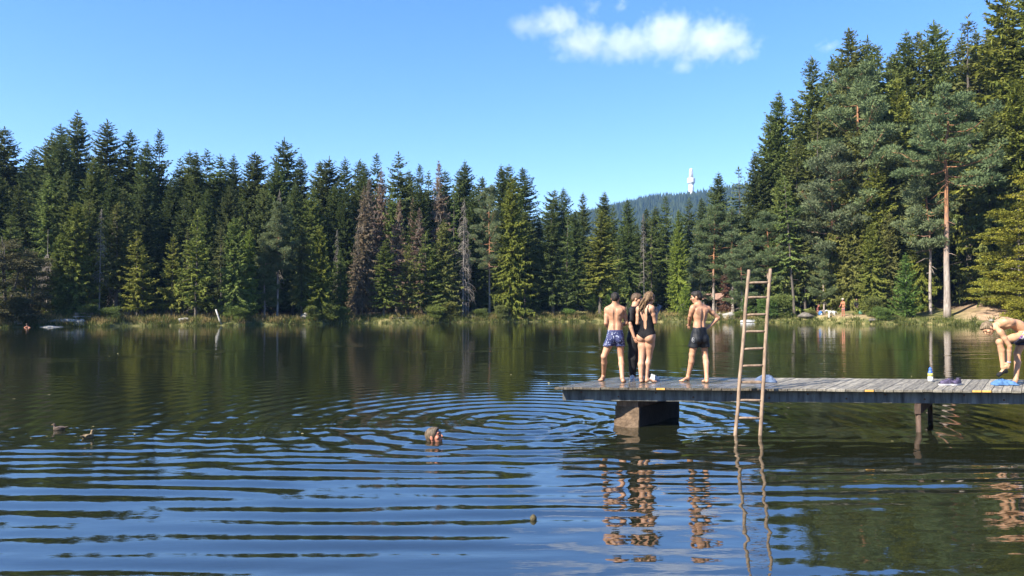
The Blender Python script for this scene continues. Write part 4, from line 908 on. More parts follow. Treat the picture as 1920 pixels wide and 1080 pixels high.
# bottle
M['b_white'] = plain('bottle_white', (.5, .5, .49), rough=.3, bump=0); M['b_yel'] = plain('bottle_yellow', (.55, .50, .12), rough=.3, bump=0); M['b_blue'] = plain('bottle_blue', (.05, .12, .42), rough=.3, bump=0)
p = deck_at(1744.5, 715.5); bo = empty('drink_bottle', (p.x, p.y, DZ + .002))
tag(bo, 'drink bottle with white base, yellow band and blue top on the dock', 'bottle')
MB().lathe([(.034, 0), (.042, .006), (.043, .02), (.043, .09)], n=20).build('body', M['b_white'], bo, True)
MB().lathe([(.0435, .09), (.0435, .135), (.040, .15)], n=20).build('label_band', M['b_yel'], bo, True)
MB().lathe([(.040, .15), (.036, .17), (.024, .195), (.021, .205)], n=20).build('neck', M['b_blue'], bo, True)
MB().lathe([(.025, .205), (.026, .212), (.026, .235), (.015, .24), (.012, .256)], n=20).build('cap', M['b_blue'], bo, True)
# trainers
M['shoe'] = noisy('shoe_purple', (.035, .028, .055), (.10, .08, .14), scale=30, bump=.2, rough=.7, dist=.004); M['shoe_dark'] = plain('shoe_dark', (.025, .024, .03)); M['sole'] = plain('shoe_sole', (.45, .44, .46), rough=.5)
def shoe(name, loc, rz, L=.25, upper='shoe', sole='sole', parent=None, label=None, group=None):
    s = empty(name, loc, rz)
    if parent: s.parent = parent
    def prof(f): # half-width along the length 0 heel .. 1 toe
        return L * (.135 + .045 * math.sin(f * 2.6 - .3)) * (1 - max(0, f - .72) ** 2 * 7.5) * (1 - max(0, .1 - f) ** 2 * 45)
    n = 14; V = []; F_ = []
    fs = [k / (n - 1) for k in range(n)]
    up = [(L * (f - .3), prof(f)) for f in fs]; poly = [(x, -w_) for x, w_ in up] + [(x, w_) for x, w_ in reversed(up)]
    MB().prism(poly, .0, .026).build('sole', M[sole], s)
    mb = MB(); V = []; m2 = 9
    for f in fs:
        h = L * (.34 - .02 * f) if f < .38 else L * (.34 * (1 - (f - .38) / .62) + .13 * ((f - .38) / .62))
        if f > .85: h *= 1 - (f - .85) * 2.2
        if f < .08: h *= .92
        for k in range(m2):
            an = math.pi * k / (m2 - 1); V.append((L * (f - .3) * .98, math.cos(an) * prof(f) * .96, .026 + math.sin(an) ** .6 * h))
    mb.add(V, [(a * m2 + k, a * m2 + k + 1, (a + 1) * m2 + k + 1, (a + 1) * m2 + k) for a in range(n - 1) for k in range(m2 - 1)] + [tuple(range(m2)), tuple((n - 1) * m2 + k for k in range(m2))[::-1]])
    mb.build('upper', M[upper], s, True)
    mb = MB().lathe([(L * .13, 0), (L * .15, .02), (L * .10, .022), (L * .09, -.005)], (L * -.10, 0, L * .34 + .01), 14); mb.build('collar', M['shoe_dark'], s, True)
    mb = MB()
    for k in range(4): x = L * (.16 + .09 * k); mb.tube([(x, -L * .07, .026 + L * (.32 - .30 * (.16 + .09 * k))), (x + .01, 0, .036 + L * (.34 - .30 * (.16 + .09 * k))), (x, L * .07, .026 + L * (.32 - .30 * (.16 + .09 * k)))], .004, 5)
    mb.build('laces', M['shoe_dark'], s)
    if label: tag(s, label, 'shoe', group)
    return s
p = deck_at(1780, 722.5); shoe('trainer', (p.x, p.y, DZ + .004), R(188), .27, label='purple trainer with white sole, nearer the bottle on the dock', group='pair of purple trainers')
p = deck_at(1796, 722); shoe('trainer', (p.x, p.y, DZ + .004), R(215), .27, label='purple trainer turned heel-out, farther from the bottle on the dock', group='pair of purple trainers')
# crumpled clothes
def cloth_pile(name, loc, sx, sy, sz, mt, label, cat, seed, rz=0):
    rng = np.random.default_rng(seed); n1, n2 = 60, 40
    uu, vv = np.meshgrid(np.linspace(-1, 1, n1), np.linspace(-1, 1, n2), indexing='ij')
    ed = 1 + .22 * np.sin(np.arctan2(vv, uu) * 3 + seed) + .12 * np.sin(np.arctan2(vv, uu) * 7 + seed * 2)
    rr = np.sqrt(uu ** 2 + vv ** 2) / np.maximum(np.abs(uu), np.abs(vv)).clip(1e-6)
    x, y = uu / rr * ed, vv / rr * ed
    rad = np.maximum(np.abs(uu), np.abs(vv))
    fold = np.abs(np.sin(uu * 5 + 2.2 * fbm(uu * 2 + 3, vv * 2 + 3, seed) * 3 + vv * 2)) * .45 + fbm(uu * 3 + 9, vv * 3 + 9, seed + 1) * .8
    z = sz * (1 - rad ** 3) * (.25 + fold) + .004
    V = np.stack([x * sx, y * sy, z], -1).reshape(-1, 3); Vb = V.copy(); Vb[:, 2] = np.minimum(Vb[:, 2] - .004, .001); 
    i, j = np.meshgrid(np.arange(n1 - 1), np.arange(n2 - 1), indexing='ij')
    F_ = np.stack([i * n2 + j, (i + 1) * n2 + j, (i + 1) * n2 + j + 1, i * n2 + j + 1], -1).reshape(-1, 4)
    me_ = npmesh(name, V, F_, True)
    o = link(name, me_, mt, None, loc); o.rotation_euler[2] = rz
    o.modifiers.new('thick', 'SOLIDIFY').thickness = .004
    return tag(o, label, cat)
M['blue_cloth'] = noisy('cloth_blue', (.035, .09, .21), (.085, .18, .33), scale=12, bump=.2, rough=.9, dist=.004)
M['navy_cloth'] = noisy('cloth_navy', (.03, .045, .09), (.10, .14, .22), scale=12, bump=.2, rough=.9, dist=.004)
p = deck_at(1880, 722); cloth_pile('towel', (p.x, p.y, DZ + .005), .20, .16, .085, M['blue_cloth'], 'crumpled blue towel on the dock at the bending boy\'s foot', 'towel', 3)
p = deck_at(1437, 716.5); cloth_pile('clothes', (p.x, p.y, DZ + .005), .20, .15, .10, M['navy_cloth'], 'crumpled dark blue clothes lying on the dock beside the ladder', 'clothing', 5)

# small things afloat
M['leafy'] = plain('leaf_yellow', (.42, .36, .16), bump=0); M['cone'] = noisy('cone_dark', (.03, .025, .015), (.09, .07, .03), scale=60, bump=.4, dist=.003)
mb = MB().lathe([(.004, -.03), (.022, -.022), (.032, -.005), (.033, .012), (.026, .03), (.014, .042), (.003, .048)], n=14)
p = PZ(1000, 974, 0); tag(mb.build('pine_cone', M['cone'], None, True, (p.x, p.y, .002)), 'small dark cone afloat on the open blue water near the front', 'pine cone')
rng = np.random.default_rng(12); lm = MB(); 
lm.add([(-.04, 0, .004), (-.015, .018, .006), (.02, .016, .012), (.045, 0, .006), (.02, -.017, .004), (-.015, -.018, .01)], [(0, 1, 2, 3, 4, 5)]); lme = lm.mesh('floating_leaf'); lme.materials.append(M['leafy'])
k = 0
while k < 30:
    u, v = rng.uniform(20, 1900), 640 + 200 * rng.random() ** 1.6
    if v > 760 and 700 < u < 1300: continue
    p = PZ(u, v, 0); o = bpy.data.objects.new('floating_leaf', lme); col.objects.link(o); zz = float(waves(np.array([p.x]), np.array([p.y]))[0])
    s_ = rng.uniform(.5, 1.1); o.location = (p.x, p.y, zz + .006); o.rotation_euler = (rng.normal(0, .15), rng.normal(0, .15), rng.uniform(0, 6)); o.scale = (s_,) * 3
    tag(o, 'tiny pale leaf drifting on the dark lake surface', 'leaf', 'fallen leaves afloat on the lake'); k += 1
# ------------------------------------------------------------------ people and animals: bodies grown as one smooth surface
def surf_nets(Fd, lo, h):
    ins = Fd < 0
    c = np.zeros(tuple(n - 1 for n in Fd.shape), np.int8)
    for a in (0, 1):
        for b_ in (0, 1):
            for d in (0, 1): c += ins[a:Fd.shape[0] - 1 + a, b_:Fd.shape[1] - 1 + b_, d:Fd.shape[2] - 1 + d]
    act = np.argwhere((c > 0) & (c < 8)); idx = np.full(c.shape, -1, np.int64); idx[tuple(act.T)] = np.arange(len(act))
    pos = np.zeros((len(act), 3)); cnt = np.zeros(len(act))
    corners = [(a, b_, d) for a in (0, 1) for b_ in (0, 1) for d in (0, 1)]
    for ax in range(3):
        for o in corners:
            if o[ax]: continue
            o2 = list(o); o2[ax] = 1
            fa = Fd[tuple((act + o).T)]; fb = Fd[tuple((act + o2).T)]
            k = (fa < 0) != (fb < 0); t = np.where(k, fa / np.where(k, fa - fb, 1), 0)
            p = np.array(o, float)[None] + np.zeros((len(act), 3)); p[:, ax] = t
            pos[k] += p[k]; cnt[k] += 1
    V = (act + pos / cnt[:, None]) * h + lo
    Q = []
    for ax in range(3):
        s1 = [slice(1, -1)] * 3; s1[ax] = slice(0, -1); s2 = [slice(1, -1)] * 3; s2[ax] = slice(1, None)
        A, B = ins[tuple(s1)], ins[tuple(s2)]
        e = np.argwhere(A != B); st = A[tuple(e.T)]
        e = e + np.array([0 if k == ax else 1 for k in range(3)])
        u_, v_ = (ax + 1) % 3, (ax + 2) % 3; du = np.eye(3, dtype=int)[u_]; dv = np.eye(3, dtype=int)[v_]
        q = np.stack([idx[tuple((e - du - dv).T)], idx[tuple((e - dv).T)], idx[tuple(e.T)], idx[tuple((e - du).T)]], 1)
        q[~st] = q[~st][:, ::-1]; Q.append(q)
    return V, np.concatenate(Q)
def A3(v): return np.array(v, float)
def nrm(v): v = A3(v); return v / np.linalg.norm(v)
def cone(a, b, ra, rb, k=.02): return ('c', A3(a), A3(b), ra, rb, k)
def ell(c, r, fwd=(0, 1, 0), up=(0, 0, 1), k=.03, sub=False):
    up = nrm(up); f = A3(fwd); f = nrm(f - up * f.dot(up)); rt = np.cross(f, up)
    return ('s' if sub else 'e', A3(c), np.stack([rt, f, up]), A3(r), None, k)
def grow(pr, d):
    return [(p[0], p[1], p[2], p[3] + d, p[4] + d, p[5]) if p[0] == 'c' else (p[0], p[1], p[2], p[3] + d, None, p[5]) for p in pr]
def field(prims, h, cut=None, noise=None, pad=.03):
    los, his = [], []
    for p in prims:
        if p[0] == 'c': r = max(p[3], p[4]); los.append(np.minimum(p[1], p[2]) - r); his.append(np.maximum(p[1], p[2]) + r)
        elif p[0] == 'e': r = np.abs(p[2].T) @ p[3]; los.append(p[1] - r); his.append(p[1] + r)
    lo = np.min(los, 0) - pad; hi = np.max(his, 0) + pad; n = np.ceil((hi - lo) / h).astype(int) + 1
    gx, gy, gz_ = (lo[i] + h * np.arange(n[i]) for i in range(3))
    Fd = np.full(tuple(n), .15, np.float32)
    for p in prims:
        if p[0] == 'c': r = max(p[3], p[4]); l, u = np.minimum(p[1], p[2]) - r, np.maximum(p[1], p[2]) + r
        else: r = np.abs(p[2].T) @ p[3]; l, u = p[1] - r, p[1] + r
        m_ = .045 + p[5]; i0 = np.maximum(0, np.floor((l - m_ - lo) / h).astype(int)); i1 = np.minimum(n, np.ceil((u + m_ - lo) / h).astype(int) + 1)
        sl_ = tuple(slice(a, b_) for a, b_ in zip(i0, i1))
        X_, Y_, Z_ = np.meshgrid(gx[sl_[0]], gy[sl_[1]], gz_[sl_[2]], indexing='ij'); W = np.stack([X_, Y_, Z_], -1).astype(np.float32)
        if p[0] == 'c':
            ab = p[2] - p[1]; L2 = max(ab.dot(ab), 1e-9); t = np.clip((W - p[1]) @ ab / L2, 0, 1)
            d = np.linalg.norm(W - p[1] - t[..., None] * ab, axis=-1) - (p[3] + (p[4] - p[3]) * t)
        else:
            q = (W - p[1]) @ p[2].T; k0 = np.linalg.norm(q / p[3], axis=-1); k1 = np.linalg.norm(q / p[3] ** 2, axis=-1)
            d = k0 * (k0 - 1) / np.maximum(k1, 1e-6)
        a = Fd[sl_]; k = p[5]
        if p[0] == 's':
            d = -d; hh = np.clip(.5 - .5 * (d - a) / k, 0, 1); Fd[sl_] = a * hh + d * (1 - hh) + k * hh * (1 - hh)
            hh = np.clip(.5 + .5 * (d - a) / k, 0, 1); Fd[sl_] = a * (1 - hh) + d * hh + k * hh * (1 - hh)
        else: hh = np.clip(.5 + .5 * (d - a) / k, 0, 1); Fd[sl_] = d * (1 - hh) + a * hh - k * hh * (1 - hh)
    if cut or noise:
        X_, Y_, Z_ = np.meshgrid(gx, gy, gz_, indexing='ij')
        if noise: Fd = Fd + noise(X_, Y_, Z_).astype(np.float32)
        if cut: Fd = np.maximum(Fd, cut(X_, Y_, Z_).astype(np.float32))
    Fd[[0, -1]] = .1; Fd[:, [0, -1]] = .1; Fd[:, :, [0, -1]] = .1
    return Fd, lo
def grown(name, prims, h, mt, parent=None, origin=None, cut=None, noise=None):
    Fd, lo = field(prims, h, cut, noise)
    V, Q = surf_nets(Fd, lo, h)
    o_ = np.array(origin if origin is not None else (0, 0, 0), float)
    me_ = npmesh(name, V - o_, Q, True)
    ob = link(name, me_, mt, parent)
    if parent is None and origin is not None: ob.location = origin
    return ob
def wig(amp, f, seed=0):
    return lambda X_, Y_, Z_: amp * (np.sin(X_ * f + seed) * np.sin(Y_ * f * 1.13 + seed * 2) * np.sin(Z_ * f * .8) + .6 * np.sin(X_ * f * 2.3 + Z_ * f * .7) * np.sin(Y_ * f * 1.9 + seed))

def head_prims(c, f, u, s=1.0):
    f = nrm(f); u = nrm(A3(u) - f * A3(u).dot(f)); r = np.cross(f, u); c = A3(c)
    at_ = lambda a, b_, d: c + (r * a + f * b_ + u * d) * s
    pr = [ell(at_(0, -.012, .02), A3((.072, .092, .086)) * s, f, u, .02), ell(at_(0, .03, -.045), A3((.054, .060, .070)) * s, f, u, .03), ell(at_(0, .064, -.092), A3((.024, .02, .018)) * s, f, u, .02),
          cone(at_(0, .088, .012), at_(0, .108, -.022), .008 * s, .0125 * s, .012), cone(at_(-.03, .078, .034), at_(.03, .078, .034), .012 * s, .012 * s, .012),
          ell(at_(0, .088, -.054), A3((.024, .010, .012)) * s, f, u, .012), ell(at_(-.042, .06, -.02), A3((.022, .022, .022)) * s, f, u, .02), ell(at_(.042, .06, -.02), A3((.022, .022, .022)) * s, f, u, .02)]
    pr += [ell(at_(sg * .031, .098, .012), A3((.014, .012, .010)) * s, f, u, .008, True) for sg in (-1, 1)]
    pr += [ell(at_(sg * .076, -.006, -.006), A3((.010, .021, .032)) * s, f, u, .006) for sg in (-1, 1)]
    return pr, at_, (r, f, u)
def hand_prims(w_, d, n, th_, s=1.0, curl=.35, grip=0.):
    """w_ wrist, d hand direction, n palm normal, th_ thumb side"""
    d = nrm(d); n = nrm(A3(n) - d * A3(n).dot(d)); sd_ = np.cross(d, n)
    if sd_.dot(A3(th_)) < 0: sd_ = -sd_
    w_ = A3(w_); pr = [ell(w_ + d * .045 * s, A3((.036, .048, .0145)) * s, d, n, .012)]
    for off, L, cc in ((.027, .064, 0), (.009, .072, .05), (-.009, .067, .1), (-.026, .053, .2)):
        p = w_ + d * .082 * s + sd_ * off * s; a = curl + cc + grip
        ang = a * .6
        for j, fr in enumerate((.45, .32, .25)):
            q = p + (d * math.cos(ang) + n * math.sin(ang) + sd_ * off * 1.5) * L * fr * s
            pr.append(cone(p, q, (.0088 - .0009 * j) * s, (.008 - .0009 * j) * s, .004)); p = q; ang += a
    p = w_ + d * .02 * s + sd_ * .030 * s; q = p + (d * .62 + sd_ * .62 + n * .25) * .042 * s; q2 = q + (d * .85 + sd_ * .15 + n * .35) * .034 * s
    pr += [cone(p, q, .013 * s, .0105 * s, .008), cone(q, q2, .0098 * s, .008 * s, .004)]
    return pr
def foot_prims(an, heel, toe, z, s=1.0):
    an, heel, toe = A3(an), A3(heel), A3(toe); d = nrm((toe - heel) * [1, 1, 0]); sd_ = np.cross(d, [0, 0, 1.])
    heel[2] = z; toe[2] = z; L = np.linalg.norm(toe - heel)
    pr = [cone(an, heel + [0, 0, .035 * s] + d * .03 * s, .034 * s, .032 * s, .02), ell(heel + d * .03 * s + [0, 0, .028 * s], A3((.030, .036, .028)) * s, d, (0, 0, 1), .02),
          cone(heel + d * .07 * s + [0, 0, .045 * s], heel + d * L * .72 + [0, 0, .022 * s], .030 * s, .020 * s, .03), ell(heel + d * L * .74 + [0, 0, .018 * s], A3((.042, .04, .0185)) * s, d, (0, 0, 1), .02)]
    for k, (o, e) in enumerate(((.030, 1.0), (.012, .985), (-.003, .95), (-.018, .90), (-.032, .84))):
        r_ = (.013 if k == 0 else .0095) * s
        pr.append(cone(heel + d * L * .78 + sd_ * o * .9 * s + [0, 0, r_], heel + d * (L * e - r_) + sd_ * o * s + [0, 0, r_], r_, r_ * .9, .006))
    return pr
def limb(a, b, r0, rm, r1, at_=.35, back=None, bulge=0, k=.02):
    a, b = A3(a), A3(b); m_ = a + (b - a) * at_
    if back is not None: m_ = m_ + nrm(back) * bulge
    return [cone(a, m_, r0, rm, k), cone(m_, b, rm, r1, k)]
def body(j, build):
    """j: joint positions and directions; returns the primitives of each region"""
    g = dict(shw=.155, chw=.150, chd=.095, waw=.125, wad=.085, hpw=.145, hpd=.10, ua=.043, el=.034, fa=.036, wr=.024, th=.076, kn=.050, ca=.050, an=.034, nk=.048, hs=.97, butt=.07); g.update(build)
    R_ = {}
    f = A3(j['fwd']); pe, wa, ch, nk = (A3(j[k]) for k in ('pelvis', 'waist', 'chest', 'neck'))
    fc = A3(j.get('fwd_chest', f)); up1, up2, up3 = wa - pe, ch - pe, nk - wa
    rt3 = np.cross(nrm(fc - nrm(up3) * fc.dot(nrm(up3))), nrm(up3)); rt1 = np.cross(nrm(f - nrm(up1) * f.dot(nrm(up1))), nrm(up1)); f3 = np.cross(nrm(up3), rt3); f1 = np.cross(nrm(up1), rt1)
    T = [ell(pe, (g['hpw'], g['hpd'], .115), f, up1, .03), ell((wa + pe) / 2, (g['waw'] * 1.02, g['wad'] * 1.02, .12), f, up2, .05), ell(wa, (g['waw'], g['wad'], .11), f, up2, .05),
         ell(ch, (g['chw'], g['chd'], .155), fc, up3, .05), ell(ch + nrm(up3) * .07 - f3 * .012, (g['chw'] * 1.0, g['chd'] * .82, .085), fc, up3, .04)]
    for sg, sh in ((-1, 'shL'), (1, 'shR')):
        s_ = A3(j[sh])
        T.append(cone(nk + nrm(up3) * .025, s_ + nrm(up3) * .008, .042, .040, .05))
        T.append(ell(ch + rt3 * sg * g['chw'] * .52 - f3 * (g['chd'] * .80) + nrm(up3) * .055, (.052, .020, .075), fc, up3 + rt3 * sg * .35, .025))   # shoulder blade
        if not g.get('fem'): T.append(ell(ch + rt3 * sg * g['chw'] * .45 + f3 * g['chd'] * .72 + nrm(up3) * .02, (.058, .022, .045), fc, up3, .03))
        else: T.append(ell(ch + rt3 * sg * .062 + f3 * (g['chd'] * .9), (.050, .045, .050), fc, up3, .025))
        T.append(ell(pe + rt1 * sg * g['hpw'] * .48 - f1 * g['hpd'] * .55 - nrm(up1) * .055, (g['butt'] * 1.0, g['butt'] * .95, g['butt'] * 1.1), f, up1, .022))
    # spine groove
    T.append(('s',) + ell(wa - f1 * (g['wad'] + .016) + up2 * .05, (.010, .019, .11), f, up2, .035)[1:])
    T.append(('s',) + ell(ch - f3 * (g['chd'] + .022), (.010, .020, .12), fc, up3, .035)[1:])
    R_['torso'] = T
    ar = []
    for S_ in 'LR':
        sh, el, wr = (A3(j[k + S_]) for k in ('sh', 'el', 'wr'))
        ar.append(ell(sh + (el - sh) * .06, (g['ua'] * 1.12, g['ua'] * 1.12, g['ua'] * 1.4), f, (el - sh) * -1, .03))
        ar += limb(sh, el, g['ua'], g['ua'] * .98, g['el'], .45, k=.025) + limb(el, wr, g['el'], g['fa'], g['wr'], .28, k=.012)
    R_['arms'] = ar
    R_['hands'] = []
    for S_ in 'LR':
        hd = j['hand' + S_]; R_['hands'] += hand_prims(j['wr' + S_], hd[0], hd[1], hd[2], g['hs'] * .95, hd[3] if len(hd) > 3 else .35)
    lg = []
    for S_ in 'LR':
        hp, kn, an = (A3(j[k + S_]) for k in ('hip', 'kn', 'an')); bk = -A3(j.get('legfwd' + S_, f))
        lg += limb(hp, kn, g['th'] * 1.02, g['th'] * .92, g['kn'], .4, -bk, .008, .025) + limb(kn, an, g['kn'] * .96, g['ca'], g['an'], .32, bk, .016, .02)
        lg.append(ell(kn - bk * .018, (.034, .026, .042), -bk, hp - an, .03))
    R_['legs'] = lg
    ft = []
    for S_ in 'LR':
        if j.get('toe' + S_) is not None: ft += foot_prims(j['an' + S_], j['heel' + S_], j['toe' + S_], j.get('ground', DZ) + .002, g.get('fs', 1))
    R_['feet'] = ft
    hp_, hat, fr = head_prims(j['head'], j['face'], j.get('headup', (0, 0, 1)), g['hs'])
    R_['head'] = [cone(nk - nrm(up3) * .02, hat(0, -.018, -.055), g['nk'] * 1.08, g['nk'], .03)] + hp_
    R_['hat'] = hat; R_['hfr'] = fr
    R_['all'] = R_['torso'] + R_['arms'] + R_['hands'] + R_['legs'] + R_['feet'] + R_['head']
    return R_
def short_hair(B, hs, mt, parent, origin, h=.006, amp=.004, front=.032, top=.0, back_=0.0, fr=60):
    hat = B['hat']; r, f, u = B['hfr']
    pr = [ell(hat(0, -.016, .026), A3((.0785 + top, .0985 + top, .090 + top)) * hs, f, u, .02), ell(hat(0, -.055, -.02), A3((.060, .052, .055)) * hs, f, u, .03), ell(hat(0, .045, .075), A3((.055, .042, .030)) * hs, f, u, .03)]
    c = A3(hat(0, 0, 0)); n1 = nrm(f * .86 - u * .5)
    def cut(X_, Y_, Z_):
        d1 = (X_ - c[0]) * n1[0] + (Y_ - c[1]) * n1[1] + (Z_ - c[2]) * n1[2] - front * hs
        lowz = (X_ - c[0]) * u[0] + (Y_ - c[1]) * u[1] + (Z_ - c[2]) * u[2]; ff = (X_ - c[0]) * f[0] + (Y_ - c[1]) * f[1] + (Z_ - c[2]) * f[2]
        side = np.minimum(.03 - ff, .06) * .0 - lowz - np.where(ff > -.035 * hs, .012, .075 + back_) * hs
        return np.maximum(d1, side)
    return grown('hair', pr, h, mt, parent, origin, cut, wig(amp, fr, 1.3))

def skin_mat(name, c, red=.0):
    m, nt, b = mat(name); L = nt.links.new
    tc = N(nt, 'ShaderNodeTexCoord'); nz = N(nt, 'ShaderNodeTexNoise', Scale=7, Detail=6, Roughness=.6); L(tc.outputs['Object'], nz.inputs['Vector'])
    r = ramp(nt, [(.3, (c[0] * .78, c[1] * .68, c[2] * .62)), (.7, (c[0] * 1.08, c[1] * 1.08, c[2] * 1.08))], nz.outputs['Fac']); L(r.outputs[0], b.inputs['Base Color'])
    b.inputs['Roughness'].default_value = .5; b.inputs['Specular IOR Level'].default_value = .35
    b.inputs['Subsurface Weight'].default_value = .12; b.inputs['Subsurface Radius'].default_value = (1, .35, .2); b.inputs['Subsurface Scale'].default_value = .008
    n2 = N(nt, 'ShaderNodeTexNoise', Scale=90, Detail=3); L(tc.outputs['Object'], n2.inputs['Vector'])
    bp = N(nt, 'ShaderNodeBump', Strength=.08, Distance=.004); L(n2.outputs['Fac'], bp.inputs['Height']); L(bp.outputs[0], b.inputs['Normal'])
    return m
M['skin_tan'] = skin_mat('skin_tan', (.42, .235, .145)); M['skin_fair'] = skin_mat('skin_fair', (.44, .255, .165)); M['skin_light'] = skin_mat('skin_light', (.45, .265, .155)); M['skin_red'] = skin_mat('skin_red', (.40, .17, .11))
def hair_mat(name, c1, c2, sx=1): return noisy(name, c1, c2, scale=16, stretch=(3, 3, .8), bump=.8, bscale=50, rough=.6, spec=.25, dist=.006)
M['hair_dark'] = hair_mat('hair_dark', (.007, .0055, .0045), (.032, .025, .02)); M['hair_brown'] = hair_mat('hair_brown', (.035, .021, .013), (.11, .07, .042))
M['hair_blond'] = hair_mat('hair_blond', (.035, .020, .011), (.20, .122, .06)); M['hair_sand'] = hair_mat('hair_sand', (.07, .048, .028), (.24, .175, .105)); M['hair_grey'] = hair_mat('hair_grey', (.022, .015, .010), (.15, .108, .07))
M['black_cloth'] = noisy('black_jersey', (.004, .004, .005), (.011, .011, .013), scale=10, bump=.3, rough=.75, dist=.004)
M['swimsuit'] = noisy('black_swimsuit', (.004, .004, .005), (.009, .009, .011), scale=10, bump=.25, rough=.8, spec=.15, dist=.003)
def speckle(name, base, dots, scale, thr=.32):
    m, nt, b = mat(name); L = nt.links.new
    tc = N(nt, 'ShaderNodeTexCoord'); vo = N(nt, 'ShaderNodeTexVoronoi', Scale=scale); L(tc.outputs['Object'], vo.inputs['Vector'])
    lt = N(nt, 'ShaderNodeMath', operation='LESS_THAN'); L(vo.outputs['Distance'], lt.inputs[0]); lt.inputs[1].default_value = thr
    cr = ramp(nt, [(i / len(dots), c) for i, c in enumerate(dots)]); cr.color_ramp.interpolation = 'CONSTANT'
    sx = N(nt, 'ShaderNodeSeparateColor'); L(vo.outputs['Color'], sx.inputs[0]); L(sx.outputs[0], cr.inputs[0])
    mx = N(nt, 'ShaderNodeMix', data_type='RGBA'); L(lt.outputs[0], mx.inputs['Factor']); mx.inputs['A'].default_value = (*base, 1); L(cr.outputs[0], mx.inputs['B']); L(mx.outputs['Result'], b.inputs['Base Color'])
    b.inputs['Roughness'].default_value = .75; n2 = N(nt, 'ShaderNodeTexNoise', Scale=14, Detail=3); L(tc.outputs['Object'], n2.inputs['Vector'])
    bp = N(nt, 'ShaderNodeBump', Strength=.4, Distance=.012); L(n2.outputs['Fac'], bp.inputs['Height']); L(bp.outputs[0], b.inputs['Normal']); return m
M['blue_print'] = speckle('blue_print', (.014, .019, .075), [(.24, .27, .38), (.014, .019, .075), (.36, .38, .44), (.05, .07, .17)], 40, .40)
M['black_shorts'] = noisy('black_satin', (.004, .005, .007), (.011, .013, .018), scale=8, bump=.5, rough=.6, spec=.25, dist=.01)
M['floral'] = speckle('floral_print', (.46, .42, .42), [(.45, .07, .18), (.20, .05, .26), (.48, .30, .08), (.5, .48, .48), (.05, .04, .12)], 22, .46)
M['navy'] = noisy('navy_fabric', (.010, .010, .022), (.025, .025, .05), scale=8, bump=.4, rough=.7, dist=.01)
M['white_mark'] = plain('white_print', (.40, .40, .40), bump=0)
M['white_shoe'] = plain('white_shoe', (.46, .46, .45), bump=.05); M['eye'] = plain('eye', (.05, .035, .03), rough=.15, bump=0)
M['band'] = plain('wrist_band', (.30, .32, .42)); M['phone'] = plain('phone', (.16, .17, .19), rough=.2, bump=0)
VX = .0068
def eyes(B, parent, origin, s=1):
    for sg in (-1, 1):
        c = B['hat'](sg * .031, .0815, .012); V = []
        mb = MB().lathe([(.0098 * s * math.sin(a), -.0098 * s * math.cos(a)) for a in np.linspace(.05, 3.09, 8)], tuple(A3(c) - A3(origin)), 10); mb.build('eye', M['eye'], parent, True)

# --- boy in blue patterned shorts, seen from behind
d0 = 13.38
J = lambda u, v, dy=0: A3(P(u, v, d0 + dy))
gp = lambda u, v: A3(deck_at(u, v))
hl, tl_, hr = gp(1131.5, 712.5), gp(1120.5, 716.3), gp(1168, 718)
j1 = dict(fwd=(.12, 1, 0), pelvis=J(1153.5, 630), waist=J(1153.5, 610), chest=J(1153, 590), neck=J(1153.5, 573.5), shL=J(1138.5, 580.5), shR=J(1168.3, 580.5), elL=J(1136.3, 606, -.01), elR=J(1174.6, 605.5, .03),
          wrL=J(1141, 616, .22), wrR=J(1167, 610, .24), handL=((.3, .8, .3), (.8, -.2, .3), (0, 0, 1), .5), handR=((-.5, .7, .3), (-.7, -.3, .2), (0, 0, 1), .5),
          hipL=J(1146.5, 634), hipR=J(1160.8, 634), knL=J(1132.5, 668, .0), knR=J(1164.5, 670, .03), anL=tuple(hl + A3((.005, .02, .085))), anR=tuple(hr + A3((-.005, .05, .085))), legfwdL=(-.35, .9, 0),
          heelL=hl, toeL=hl + nrm((tl_ - hl) * [1, 1, 0]) * .225 + A3((0, .0, 0)), heelR=hr, toeR=hr + A3((.06, .225, 0)), head=J(1153.8, 559.3), face=(.35, 1, -.25), headup=(.02, .2, 1))
B = body(j1, dict(hs=.93))
og = ((hl + hr) / 2); og[2] = DZ
p1 = grown('person', B['all'], VX, M['skin_tan'], None, og)
tag(p1, 'boy with bare back in blue patterned swim shorts standing nearest the dock head', 'person')
short_hair(B, .93, M['hair_dark'], p1, og, back_=.0)
def shorts(j, B, mt, parent, og, zt_, zb, grow_=.012, flare=.03, name='swim_shorts', leg=.5, extra=None, h=VX, hem=.006):
    pr = grow([p for p in B['torso'][:2]] + [p for p in B['torso'] if p[0] == 'e' and p[5] == .022], grow_)
    for S_ in 'LR':
        a, b_ = A3(j['hip' + S_]), A3(j['kn' + S_]); pr.append(cone(a, a + (b_ - a) * leg, .083 + grow_, .080 + flare * .6, .025))
    cut = lambda X_, Y_, Z_: np.maximum(Z_ - zt_, zb + hem * np.sin(X_ * 40) - Z_)
    return grown(name, pr, h, mt, parent, og, cut, wig(.0035, 34, 2))
shorts(j1, B, M['blue_print'], p1, og, P(1153, 618.5, d0).z, P(1153, 649, d0).z, .006, .022)
MB().add([], []) if False else None

